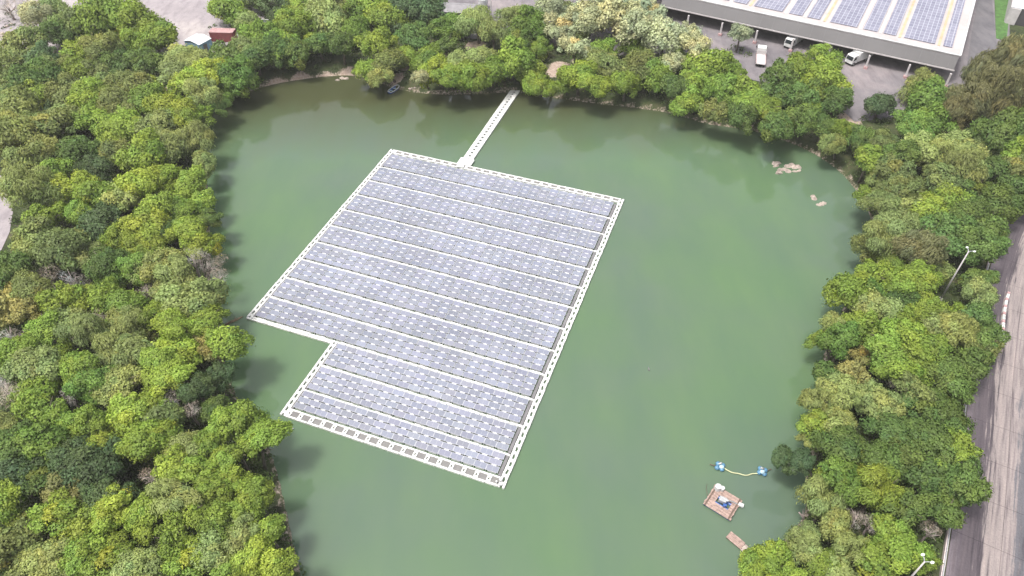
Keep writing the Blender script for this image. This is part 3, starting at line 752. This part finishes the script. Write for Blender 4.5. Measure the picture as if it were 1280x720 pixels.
# ------------------------------------------------------------ trees
TINT = {  # real leaf colours
 'Y': (.285, .37, .06), 'G': (.235, .325, .055), 'L': (.31, .36, .12), 'D': (.13, .2, .05), 'K': (.1, .155, .06),
 'O': (.225, .27, .085), 'B': (.22, .21, .09), 'E': (.16, .255, .05), 'T': (.33, .32, .11), 'W': (.42, .45, .26), 'P': (.36, .32, .27)}
def crown_mesh(seed, kind):
    rn = np.random.default_rng(seed)
    P, Nn, S, C = [], [], [], []
    lobes = []
    nl = {'round': 27, 'tall': 24, 'willow': 20, 'airy': 22, 'bare': 9}[kind]
    hz = {'round': .78, 'tall': 1.15, 'willow': 1.25, 'airy': .85, 'bare': .8}[kind]
    for i in range(nl):
        for _ in range(50):
            d = rn.normal(size=3); d /= np.linalg.norm(d); d[2] = abs(d[2])*1.0-.32*rn.random()
            q = rn.uniform(.35, .78) if i > 2 else rn.uniform(0, .3); c = d*q*np.array([1, 1, hz])
            if all(np.linalg.norm(c-l[0]) > .2 for l in lobes): break
        lobes.append((c*(1.18 if rn.random() < .2 else 1), rn.uniform(.16, .4)*(1 if kind != 'airy' else .85)*(1.1 if q < .5 else .92)))
    for c, r in lobes:
        n = int({'round': 6200, 'tall': 6200, 'willow': 6000, 'airy': 4600, 'bare': 1500}[kind]*r*r)
        d = rn.normal(size=(n, 3)); d[:, 2] += .35; d /= np.linalg.norm(d, axis=1)[:, None]
        # secondary bumps: small leafy tufts on each bough
        k = rn.normal(size=(15, 3)); k /= np.linalg.norm(k, axis=1)[:, None]
        dm = (d@k.T).max(1); rad = r*(.72+.36*np.clip((dm-.5)/.5, 0, 1))*rn.uniform(.74, 1.14, n); rad *= np.where(rn.random(n) < .17, rn.uniform(1.02, 1.42, n), 1)
        p = c+d*rad[:, None]*np.array([1, 1, .9])
        inside = np.zeros(n, bool)
        for c2, r2 in lobes:
            if c2 is c: continue
            inside |= np.linalg.norm(p-c2, axis=1) < r2*.66
        keep = ~inside; p = p[keep]; d2 = d[keep]; m = len(p)
        nn = d2+rn.normal(size=(m, 3))*.55; nn /= np.linalg.norm(nn, axis=1)[:, None]
        P.append(p); Nn.append(nn); S.append(rn.uniform(.026, .057, m)*(.8 if kind in ('bare',) else 1))
        lob = rn.uniform(.84, 1.2); hue = rn.uniform(-.12, .08)
        v = lob*rn.uniform(.72, 1.32, m)
        if kind in ('round', 'airy', 'tall') and rn.random() < .05: hue += .16
        C.append(np.column_stack([v*(1+hue), v, v*(1-hue*.8), np.ones(m)]))
    P = np.concatenate(P); Nn = np.concatenate(Nn); S = np.concatenate(S); C = np.concatenate(C); n = len(P)
    # stray outer sprigs break the outline
    a = np.cross(Nn, rn.normal(size=(n, 3))); a /= np.linalg.norm(a, axis=1)[:, None]+1e-9
    if kind == 'willow':
        a = a*.25+np.array([0, 0, -1]); a -= Nn*(a*Nn).sum(1)[:, None]; a /= np.linalg.norm(a, axis=1)[:, None]+1e-9
    b = np.cross(Nn, a)
    la, lb = {'willow': (1.6, .36), 'bare': (3.2, .13)}.get(kind, (1.15, .7))
    a = a*(S*la)[:, None]; b = b*(S*lb)[:, None]
    bend = Nn*(S*.25)[:, None]
    v = np.stack([P-a, P-b*1.0+bend, P+a, P+b+bend], 1).reshape(-1, 3)
    f = np.arange(4*n).reshape(n, 4)
    me = bpy.data.meshes.new('crown'); me.vertices.add(4*n); me.vertices.foreach_set('co', v.ravel().astype(np.float32))
    me.loops.add(4*n); me.loops.foreach_set('vertex_index', f.ravel().astype(np.int32))
    me.polygons.add(n); me.polygons.foreach_set('loop_start', np.arange(0, 4*n, 4).astype(np.int32))
    try: me.polygons.foreach_set('loop_total', np.full(n, 4, np.int32))
    except Exception: pass
    color_attr(me, np.repeat(C, 4, 0)); me.materials.append(M['twig' if kind == 'bare' else 'leaf']); me.update(); me.validate()
    cd = P/(np.linalg.norm(P, axis=1)[:, None]+1e-6); sm = Nn*.55+cd*.3+np.array([0, 0, .4]); sm /= np.linalg.norm(sm, axis=1)[:, None]   # soft foliage normals
    if len(me.loops) == 4*n: me.normals_split_custom_set(np.repeat(sm, 4, 0).tolist())
    return me
VAR = {'round': [crown_mesh(s, 'round') for s in range(1, 11)], 'tall': [crown_mesh(s, 'tall') for s in (21, 22, 23)],
       'willow': [crown_mesh(s, 'willow') for s in (31, 32, 33)], 'airy': [crown_mesh(s, 'airy') for s in (41, 42, 43, 44)],
       'bare': [crown_mesh(s, 'bare') for s in (51, 52, 53)]}
tree_txt = """
30 60 22 O|10 85 20 O|55 78 18 K|72 45 17 D|95 33 20 O|122 26 26 G|150 32 26 G|176 38 24 G|196 52 20 G|105 62 20 G|135 66 20 O|165 62 18 G|185 82 20 D|150 88 18 D|45 18 14 W|68 12 14 O|12 12 16 P
70 92 20 O|95 92 20 G|42 102 22 D|15 108 18 O|42 124 20 Y|20 140 24 O|62 160 26 O|90 122 22 O|86 150 22 O|118 96 20 O|112 125 20 G|118 155 22 G|62 125 16 K|15 170 24 O|168 105 18 O|140 112 20 O|192 108 16 Y
228 74 18 L|225 92 20 L|247 86 20 L|262 94 20 Y|238 108 20 Y|256 122 18 L|272 131 12 D|150 135 22 O|178 130 22 G|205 138 20 Y|195 165 22 L|160 165 24 Y|228 150 20 Y|250 148 16 G|215 190 22 L|180 195 24 Y|245 178 18 L|150 195 20 O|255 205 15 O
32 202 21 O|60 200 22 O|95 192 22 D|118 215 18 K|72 218 18 G|40 238 24 L|70 246 22 L|95 232 22 Y|120 242 20 Y|62 272 20 Y|40 290 20 O|48 308 24 O|78 315 26 O|105 265 16 G|125 286 24 K|112 322 16 L|60 344 16 P|90 350 14 P|38 358 18 O|15 338 22 D|132 330 20 D
185 286 24 Y|180 312 22 Y|198 262 20 Y|150 300 16 G|152 345 18 E|172 338 18 E|215 292 16 D|235 288 18 Y|252 308 18 Y|243 325 16 P|264 332 15 P|276 348 14 P|197 338 22 L|222 345 22 L|155 250 22 L|180 232 22 Y|205 225 20 Y|235 232 20 Y|252 255 16 Y|225 262 18 G|262 275 14 D
15 382 26 T|36 392 18 T|75 376 22 Y|98 382 22 Y|85 405 22 L|106 416 20 L|58 412 20 G|130 375 20 G|155 385 20 G|185 364 14 P|242 376 28 L|258 400 20 G|222 366 20 L|195 398 20 G|215 408 20 Y|165 415 24 L|140 412 14 G|122 396 12 P|14 422 14 P|25 440 20 Y|46 460 24 L|75 442 16 G|5 455 16 Y
246 420 14 T|266 432 18 T|224 440 24 Y|287 430 26 G|150 448 24 L|176 440 22 L|200 458 20 Y|102 462 20 G|216 472 20 Y|118 482 20 E|152 482 24 L|5 478 12 P|15 496 22 P|46 494 24 Y|60 518 22 G|186 506 20 Y|160 518 24 Y|88 496 15 P|215 502 14 P|245 488 17 K|240 512 14 P|205 524 20 O|275 470 15 K|305 532 27 G|332 548 22 G|285 530 20 G|268 512 16 D
15 560 24 D|48 558 24 E|20 595 24 K|55 598 24 D|92 576 26 K|126 588 28 K|118 562 18 Y|85 548 18 G|135 626 24 K|80 616 22 T|70 648 24 Y|97 656 24 Y|140 640 20 Y|10 636 22 G|15 680 26 O|36 712 20 O|62 698 20 L|110 694 24 G|136 702 26 G|95 722 16 L|5 535 16 L|110 530 18 G
185 554 24 G|207 550 20 Y|236 560 18 L|215 588 22 Y|240 592 22 G|190 596 13 P|194 613 12 P|215 627 26 L|186 642 22 G|240 640 20 Y|220 668 24 G|262 622 20 G|277 578 18 Y|286 602 20 G|318 618 20 G|275 655 22 G|306 645 20 G|300 672 20 L|265 692 22 L|235 703 24 G|196 706 24 L|168 712 20 L|318 700 22 Y|348 706 22 Y|338 662 18 Y|290 714 20 Y|260 556 18 G|300 565 18 G
285 14 20 G|308 28 16 L|340 8 20 K|370 12 16 Y|362 34 18 Y|325 50 22 G|350 60 22 G|377 40 22 G|392 56 14 Y|405 30 26 L|420 14 22 L|440 20 20 G|462 12 20 Y|482 22 22 Y|442 42 20 G|306 66 17 L|285 80 24 D|302 98 22 E|320 76 21 D|347 66 20 D|370 68 17 D|400 58 17 D|427 56 18 D|290 112 16 E|470 60 24 G|487 80 20 O|460 90 16 G|475 98 14 L|310 5 16 O
500 18 22 K|530 14 22 K|520 45 18 D|550 38 16 E|568 35 16 E|560 58 16 D|598 36 22 L|618 44 18 L|642 28 18 L|660 36 22 E|676 45 16 E|645 54 18 D|510 72 12 G|535 80 18 G|548 92 20 Y|572 82 20 L|563 100 18 G|590 95 20 G|600 76 18 L|616 92 20 G|640 76 24 G|662 90 20 G|648 60 16 L|676 62 13 G|682 112 12 Y|668 104 14 Y|706 108 13 G
722 96 20 G|742 80 20 O|762 90 22 O|752 66 18 G|782 106 18 G|800 84 20 O|820 98 20 G|742 108 18 G|792 60 16 G|735 24 24 W|768 26 26 W|800 36 24 W|830 50 24 W|852 46 20 W|705 18 20 O|868 60 18 W|846 80 16 O|720 45 16 L|525 98 12 W|700 38 18 W|718 62 17 W|690 14 18 W|815 20 18 W|755 8 18 W|790 8 18 W|842 78 14 W
880 84 24 Y|905 88 20 G|868 108 20 G|848 112 18 D|900 115 22 G|928 114 19 G|940 130 18 G|974 100 21 D|1000 90 22 G|1026 77 18 G|1030 102 24 G|1044 126 18 D|1012 126 22 D|1012 138 12 Y|980 120 22 D|960 138 18 G|1000 152 18 D|860 132 16 G|895 140 18 O|925 150 18 D|970 162 18 D|1030 160 16 D|925 44 12 W|1040 180 14 O
1100 132 14 K|1148 112 20 L|1165 130 24 E|1165 155 22 E|1142 160 18 E|1222 106 22 B|1208 136 22 B|1248 94 20 B|1235 125 26 B|1264 85 24 B|1268 122 22 B|1190 150 16 B|1265 162 22 D|1276 192 20 G|1240 172 20 D|1150 192 20 L|1178 196 20 L|1128 195 18 D|1100 180 16 O|1085 200 18 G|1102 222 16 O|1050 165 15 G|1075 178 15 D|1110 290 14 G
1192 188 20 L|1230 190 16 L|1200 216 22 L|1172 226 20 O|1245 215 18 D|1218 240 20 D|1270 242 20 D|1272 215 18 O|1244 258 20 D|1182 255 20 G|1118 218 20 O|1122 240 18 O|1132 262 20 L|1160 266 20 Y|1210 265 18 D|1100 255 18 O|1140 235 16 O|1085 250 16 G
1115 288 20 L|1100 306 20 L|1086 312 16 O|1138 285 14 L|1155 284 12 P|1190 290 24 D|1218 282 22 D|1240 292 16 D|1228 310 20 D|1160 302 16 L|1145 320 24 B|1158 332 20 O|1150 348 20 G|1112 326 20 G|1092 342 22 G|1062 366 26 G|1086 372 18 E|1120 352 18 G|1100 368 14 Y|1132 382 18 D|1090 390 22 L|1078 412 20 G|1122 402 20 G|1158 388 18 G|1224 368 15 L|1224 350 14 D|1196 396 15 G|1220 402 18 D
1172 405 20 L|1196 415 22 L|1040 410 16 L|1030 425 14 Y|1050 426 20 E|1105 428 22 G|1138 425 24 G|1222 425 20 D|1236 438 16 O|1210 455 24 D|1110 450 24 G|1142 455 24 G|1165 440 20 G|1078 448 16 T|1066 470 18 T|1178 470 20 D|1188 478 22 D|1050 495 22 L|1085 500 22 L|1104 512 20 L|1018 505 17 L|1020 532 17 Y|1014 550 12 L|1048 530 18 L|1046 560 24 D|1072 566 20 D|1140 490 20 O|1150 512 24 D|1180 520 24 D|1192 546 17 D|1120 542 24 D|1160 552 24 D|1186 568 24 G|1125 482 13 P|1030 470 16 D
978 572 13 K|1002 578 14 K|1100 580 22 D|1130 576 22 D|1095 612 26 Y|1045 595 20 E|1026 628 24 L|1040 652 20 L|1070 648 14 P|1090 655 13 P|1138 638 24 D|1168 600 26 D|1198 608 24 D|1184 640 20 D|1164 664 12 P|1112 668 20 G|1130 692 24 G|1152 700 15 G|1092 702 22 G|1062 690 22 L|1002 680 20 L|1025 704 20 G|970 700 20 G|942 710 20 G|985 722 18 G|1048 718 20 L|1068 615 18 E|1110 635 16 D
"""
KIND = {'B': 'willow', 'P': 'bare', 'W': 'airy', 'T': 'airy', 'L': 'round', 'K': 'round', 'E': 'tall'}
WORD = {'Y': 'yellow-green', 'G': 'mid-green', 'L': 'pale olive', 'D': 'dark green', 'K': 'very dark blue-green', 'O': 'dull olive', 'B': 'drooping brownish', 'E': 'emerald green', 'T': 'ochre tinged', 'W': 'cream flecked', 'P': 'grey leafless'}
NAME = {'B': 'casuarina_tree', 'P': 'bare_tree', 'W': 'flowering_tree', 'K': 'broadleaf_tree'}
def zone(x, y):
    if y < 140 and x >= 270:
        for lim, s in ((345, 'by the red container'), (410, 'above the brown beach'), (500, 'above the blue boat'), (560, 'right of the blue boat'), (622, 'left of the walkway shore end'),
                       (690, 'at the walkway shore end'), (765, 'by the bare pinkish slope'), (862, 'left of the warehouse yard'), (950, 'before the left part of the warehouse'), (1065, 'before the middle of the warehouse'),
                       (1180, 'before the right end of the warehouse')):
            if x < lim: return s
        return 'by the top right road'
    if x < 640:
        row = [(70, 'below the dusty yard'), (130, 'left of the pond cove'), (215, 'upper left'), (275, 'level with the array far end'), (335, 'beside the array far half'), (400, 'level with array left corner'), (455, 'level with array notch'), (515, 'above array front corner'), (575, 'level with array front edge'), (635, 'lower left'), (800, 'at the bottom edge')]
        c = 'left edge' if x < 75 else 'mid left wood' if x < 165 else 'inner left wood' if x < 228 else 'left shore'
    else:
        row = [(190, 'behind the rubble heap'), (240, 'behind the white boulders'), (300, 'above the lamp'), (350, 'level with the lamp'), (400, 'below the lamp'), (460, 'level with the curved kerb foot'), (525, 'below the curved kerb'), (585, 'level with the aerator'), (650, 'level with the work raft'), (800, 'at the bottom edge')]
        c = 'right shore' if x < 1065 else 'inner right wood' if x < 1130 else 'mid right wood' if x < 1190 else 'roadside'
    for lim, s in row:
        if y < lim: return c+' '+s
specs = []
for ln in tree_txt.strip().split('\n'):
    for t in ln.split('|'):
        x, y, r, k = t.split(); specs.append([float(x), float(y), float(r), k])
def seg_pts(p, q, n): return [tuple(Vector(p).lerp(Vector(q), i/n)) for i in range(n+1)]
trees = []; rt = random.Random(5)
for x, y, r, k in specs:
    zc = 5.2 if r < 17 else 6.4
    if y < 130: zc -= 1.0
    if k == 'P': zc += .6
    zc += rt.uniform(-1.1, 1.3)*(r > 17)
    if k == 'W': zc += 2.2
    if k == 'B': zc += 2.0
    X, Y = ray(x, y, zc); dist = math.sqrt(X*X+Y*Y+(H-zc)**2); rm = r*dist/F*(1.22 if k != 'W' else 1.32)
    trees.append(dict(x=x, y=y, X=X, Y=Y, zc=zc, r=rm, k=k, px=r))
sds = sdist([(t['X'], t['Y']) for t in trees])
from collections import defaultdict
grp = defaultdict(list)
for t in trees: grp[(zone(t['x'], t['y']), t['k'])].append(t)
ORD = {2: ['upper', 'lower'], 3: ['uppermost', 'middle', 'lowest']}
for (z, k), ts in grp.items():
    ts.sort(key=lambda t: t['y']); n = len(ts)
    sp_x = max(t['x'] for t in ts)-min(t['x'] for t in ts); sp_y = ts[-1]['y']-ts[0]['y']
    if n > 1 and sp_x > sp_y*1.3: ts.sort(key=lambda t: t['x']); w2, w3, nm = ['left', 'right'], ['leftmost', 'middle', 'rightmost'], 'from left'
    else: w2, w3, nm = ['upper', 'lower'], ['uppermost', 'middle', 'lowest'], 'from top'
    num = ['first', 'second', 'third', 'fourth', 'fifth', 'sixth', 'seventh', 'eighth']
    for i, t in enumerate(ts):
        pre = '' if n == 1 else (w2[i]+' of two ' if n == 2 else w3[i]+' of three ' if n == 3 else num[i]+' '+nm+' of '+['four', 'five', 'six', 'seven', 'eight'][n-4]+' ')
        noun = ('shrub' if t['px'] < 17 and k not in 'PB' else 'tree') if n == 1 else 'trees'
        size = '' if n > 1 else ('small ' if t['px'] < 16 else 'big ' if t['px'] > 23 else '')
        t['label'] = pre+size+WORD[k]+' '+noun+', '+z
for t, sd in zip(trees, sds):
    k = t['k']; kind = KIND.get(k, rt.choice(['round', 'round', 'airy', 'tall']))
    if k == 'L' and rt.random() < .35: kind = 'willow'
    if k == 'Y' and t['x'] > 1000 and t['px'] > 24: kind = 'willow'
    bx, by = t['X'], t['Y']
    if sd < 1.2:      # crown hangs over the water: root it on the bank
        for _ in range(30):
            s0 = float(sdist([(bx, by)])[0])
            if s0 >= .6: break
            g1 = float(sdist([(bx+.3, by)])[0])-s0; g2 = float(sdist([(bx, by+.3)])[0])-s0; n_ = math.hypot(g1, g2)+1e-6
            st_ = max(.3, (.8-s0)*.6); bx += g1/n_*st_; by += g2/n_*st_
    bz = float(gz(sdist([(bx, by)]), bx, by)[0])-.1
    e = empty('shrub' if t['px'] < 17 and k not in 'PB' else NAME.get(k, 'broadleaf_tree'), (bx, by, bz), 0, t['label'], 'shrub' if t['px'] < 17 and k not in 'PB' else 'tree', 'trees around the pond')  # small trees, named apart from the larger ones by crown size alone
    off = Vector((t['X']-bx, t['Y']-by, t['zc']-bz))
    me = rt.choice(VAR[kind]); cr = bpy.data.objects.new('crown', me); COL.objects.link(cr); cr.parent = e
    cr.location = off; s = t['r']; el = rt.uniform(.84, 1.2)*(.85 if k == 'B' else 1); cr.scale = (s*el, s/el*(.8 if k == 'B' else 1), s*rt.uniform(.8, 1.12)*(1.4 if k == 'B' else 1)); cr.rotation_euler = (rt.uniform(-.3, .3), rt.uniform(-.3, .3), rt.uniform(0, 2*PI))
    c = TINT[k]; j = rt.uniform(.82, 1.15); h = rt.uniform(-.07, .07); cr.color = (c[0]*j*(1+h), c[1]*j, c[2]*j*(1-h), 1)
    b = MB(); top = off+Vector((0, 0, s*.25)); mid = Vector((off.x*.35+rt.uniform(-.3, .3), off.y*.35+rt.uniform(-.3, .3), off.z*.5))
    tr = .05*s+.05
    b.tube([(0, 0, 0), tuple(mid), tuple(off*.9), tuple(top)], [tr*1.3, tr, tr*.6, tr*.2], 6)
    for i in range(5 if k != 'P' else 8):
        a = rt.uniform(0, 2*PI); ln = s*rt.uniform(.5, .75); st0 = mid.lerp(off, rt.uniform(0, .9)); en = off+Vector((math.cos(a)*ln, math.sin(a)*ln, rt.uniform(-.15, .5)*s))
        b.tube([tuple(st0), tuple(st0.lerp(en, .5)+Vector((0, 0, .15*s))), tuple(en)], [tr*.5, tr*.32, tr*.1], 5)
    b.build('trunk', 'palebark' if k == 'P' else 'bark', e, smooth=True)

# low bushes along the water's edge
shrubs = []
per = np.concatenate([shore, shore[:1]]); dist_ = 0; nxt = 0
for a, b_ in zip(per[:-1], per[1:]):
    L_ = float(np.hypot(*(b_-a))); 
    while nxt < dist_+L_:
        p = a+(b_-a)*((nxt-dist_)/L_); nxt += rt.uniform(2.2, 4.2)
        pxx, pyy = proj(p[0], p[1], 1.5)
        if not (-20 < pxx < 1300 and -20 < pyy < 735): continue
        if 310 < pxx < 474 and pyy < 125 or 483 < pxx < 503 and pyy < 120 or 634 < pxx < 660 and pyy < 130: continue
        shrubs.append((pxx, pyy, p[0], p[1]))
side = {}
for (pxx, pyy, X, Y) in shrubs:
    z_ = 'far shore' if pyy < 165 and pxx > 300 else 'left shore' if pxx < 640 else 'right shore'
    side.setdefault(z_, []).append((pxx, pyy, X, Y))
REFS = {'far shore': [(300, 'in the left corner of the cove'), (483, 'near the brown beach'), (560, 'just right of the blue boat'), (634, 'left of the walkway shore end'), (730, 'just right of the walkway shore end'), (860, 'midway between walkway and rubble heap'), (2000, 'left of the rubble heap')],
        'left shore': [(200, 'in the cove corner'), (300, 'level with the array far end'), (400, 'level with the left corner of the array'), (470, 'just above the white drums'), (540, 'by the front left corner of the array'), (640, 'below the front left corner of the array'), (2000, 'at the bottom edge of the photo')],
        'right shore': [(230, 'by the rubble heap'), (300, 'below the white boulders'), (380, 'level with the street lamp'), (460, 'level with the curved kerb'), (560, 'above the aerator'), (640, 'level with the work raft'), (2000, 'below the small raft')]}
for z_, lst in side.items():
    sub = {}
    for q in lst:
        v = q[0] if z_ == 'far shore' else q[1]; sub.setdefault([s_ for l_, s_ in REFS[z_] if v < l_][0], []).append(q)
    for ref, qs in sub.items():
        qs.sort(key=lambda q: q[0] if z_ == 'far shore' else q[1]); n = len(qs)
        num = ['first', 'second', 'third', 'fourth', 'fifth', 'sixth', 'seventh', 'eighth', 'ninth', 'tenth', 'eleventh', 'twelfth', 'thirteenth', 'fourteenth', 'fifteenth']
        for i, (pxx, pyy, X, Y) in enumerate(qs):
            lab = (num[i]+' low waterside bush from '+('left' if z_ == 'far shore' else 'top')+' on the ' if n > 1 else 'low waterside bush on the ')+z_+', '+ref
            sd0 = float(sdist([(X, Y)])[0]); g1 = float(sdist([(X+.4, Y)])[0])-sd0; g2 = float(sdist([(X, Y+.4)])[0])-sd0; nn_ = math.hypot(g1, g2)+1e-6
            o_ = rt.uniform(.3, 1.3); X += g1/nn_*o_; Y += g2/nn_*o_; bz = float(gz(sdist([(X, Y)]), X, Y)[0])-.15
            e = empty('waterside_bush', (X, Y, bz), 0, lab, 'bush', 'bushes along the water edge'); r_ = rt.uniform(1.2, 2.3)
            cr = bpy.data.objects.new('crown', rt.choice(VAR[rt.choice(['round', 'airy', 'willow'])])); COL.objects.link(cr); cr.parent = e; cr.location = (0, 0, r_*.65)
            cr.scale = (r_, r_, r_*.8); cr.rotation_euler = (0, 0, rt.uniform(0, 6.28)); c = TINT[rt.choice('GDOGLG')]; j = rt.uniform(.75, 1.1); cr.color = (c[0]*j, c[1]*j, c[2]*j, 1)
            b = MB(); b.tube([(0, 0, 0), (.1, .05, r_*.4), (.15, 0, r_*.8)], [.09, .06, .02], 5)
            for q in range(3): b.tube([(0, 0, .05), (math.cos(q*2.1)*r_*.4, math.sin(q*2.1)*r_*.4, r_*.75)], [.05, .02], 4)
            b.build('stems', 'bark', e)

# understorey: low leafy scrub over the wooded ground, impossible to count
def scrub():
    rn = np.random.default_rng(9)
    n = 5200; cx = rn.uniform(20, 1270, n*3); cy = rn.uniform(-5, 780, n*3)
    keep = []; T = np.array([(t['x'], t['y'], t['px']) for t in trees])
    pts = np.array([ray(a, b, 2.6) for a, b in zip(cx*1.06-40, cy)])
    sd = sdist(pts); d = np.sqrt((T[None, :, 0]-cx[:, None])**2*0+(np.array([[t['X'] for t in trees]])-pts[:, 0:1])**2+(np.array([[t['Y'] for t in trees]])-pts[:, 1:2])**2)
    rr = np.array([t['r'] for t in trees])[None]
    near = (d < rr*1.05).any(1)
    road_x = np.interp(pts[:, 1], [p.y for p in rl], [p.x for p in rl])
    ok = (sd > .1) & near & (pts[:, 0] < road_x-1.2)
    for (bx, by, br_) in bares: ok &= np.hypot(pts[:, 0]-bx, pts[:, 1]-by) > br_*.8
    pts = pts[ok][:n]; sd = sd[ok][:n]; m = len(pts)
    per = 26; c = np.repeat(pts, per, 0); cr = np.repeat(rn.uniform(.5, 1.3, m), per)
    d = rn.normal(size=(len(c), 3)); d[:, 2] = np.abs(d[:, 2]); d /= np.linalg.norm(d, axis=1)[:, None]
    g = np.repeat(gz(sd), per)
    P = np.column_stack([c, g])+d*(cr*rn.uniform(.7, 1.05, len(c)))[:, None]*np.array([1, 1, 1.1])
    nn = d+rn.normal(size=d.shape)*.5; nn /= np.linalg.norm(nn, axis=1)[:, None]
    a = np.cross(nn, rn.normal(size=d.shape)); a /= np.linalg.norm(a, axis=1)[:, None]; b = np.cross(nn, a); S = rn.uniform(.12, .24, len(c))
    v = np.stack([P-a*S[:, None], P-b*S[:, None]*.7, P+a*S[:, None], P+b*S[:, None]*.7], 1).reshape(-1, 3); k = len(P)
    me = bpy.data.meshes.new('undergrowth'); me.vertices.add(4*k); me.vertices.foreach_set('co', v.ravel().astype(np.float32))
    me.loops.add(4*k); me.loops.foreach_set('vertex_index', np.arange(4*k, dtype=np.int32)); me.polygons.add(k); me.polygons.foreach_set('loop_start', np.arange(0, 4*k, 4, dtype=np.int32))
    vv = np.repeat(rn.uniform(.6, 1.5, m), per)*rn.uniform(.75, 1.25, k); col = np.column_stack([vv, vv, vv, np.ones(k)]); color_attr(me, np.repeat(col, 4, 0))
    me.materials.append(M['leaf']); me.update(); me.validate()
    o = bpy.data.objects.new('undergrowth', me); COL.objects.link(o); o.color = (.08, .12, .035, 1); tag(o, 'low dark green scrub under the trees around the pond', 'undergrowth', kind='stuff')
scrub()

# faint summer haze over the whole site
hz = MB(); hz.quadbox((0, 300, 42), (5200, 5200, 96)); ho = hz.build('haze', mat('haze_air', (1, 1, 1))); tag(ho, kind='stuff')
hm = ho.data.materials[0]; nt_ = hm.node_tree; nt_.nodes.remove(bsdf(hm)); pv = nt_.nodes.new('ShaderNodeVolumePrincipled')
pv.inputs['Color'].default_value = (.97, .96, .93, 1); pv.inputs['Density'].default_value = .0002; nt_.links.new(pv.outputs[0], nt_.nodes['Material Output'].inputs['Volume'])
# ------------------------------------------------------------ camera, light, view
cam = bpy.data.cameras.new('camera'); co = bpy.data.objects.new('camera', cam); COL.objects.link(co)
co.location = (0, 0, H); co.rotation_euler = (PI/2-PITCH, 0, 0); cam.sensor_width = 36; cam.lens = F/1280*36; cam.clip_end = 6000; cam.clip_start = 1
sc.camera = co
SUN_EL, SUN_AZ = R(70), R(-115)       # azimuth from +y, negative = towards -x
wd = bpy.data.worlds.new('World'); sc.world = wd; wd.use_nodes = True
nt = wd.node_tree; bg = nt.nodes['Background']
sky = nt.nodes.new('ShaderNodeTexSky'); sky.sky_type = 'NISHITA'; sky.sun_disc = False; sky.sun_elevation = SUN_EL; sky.sun_rotation = SUN_AZ
sky.dust_density = 6; sky.air_density = 1.0; sky.ozone_density = .6
hs = nt.nodes.new('ShaderNodeHueSaturation'); hs.inputs['Saturation'].default_value = .35     # thin overcast
nt.links.new(sky.outputs[0], hs.inputs['Color']); nt.links.new(hs.outputs[0], bg.inputs['Color']); bg.inputs['Strength'].default_value = .13
sl = bpy.data.lights.new('sun', 'SUN'); sl.energy = 1.5; sl.angle = R(10); sl.color = (1, .96, .9)
so = bpy.data.objects.new('sun', sl); COL.objects.link(so)
dirv = Vector((math.sin(SUN_AZ)*math.cos(SUN_EL), math.cos(SUN_AZ)*math.cos(SUN_EL), math.sin(SUN_EL)))
so.rotation_euler = dirv.to_track_quat('Z', 'Y').to_euler(); so.location = (0, 0, 150)
sc.view_settings.view_transform = 'Standard'; sc.view_settings.look = 'None'; sc.view_settings.exposure = 1.05; sc.view_settings.gamma = 1
sc.view_settings.use_curve_mapping = False
sc.cycles.max_bounces = 5; sc.cycles.diffuse_bounces = 3; sc.cycles.transparent_max_bounces = 4
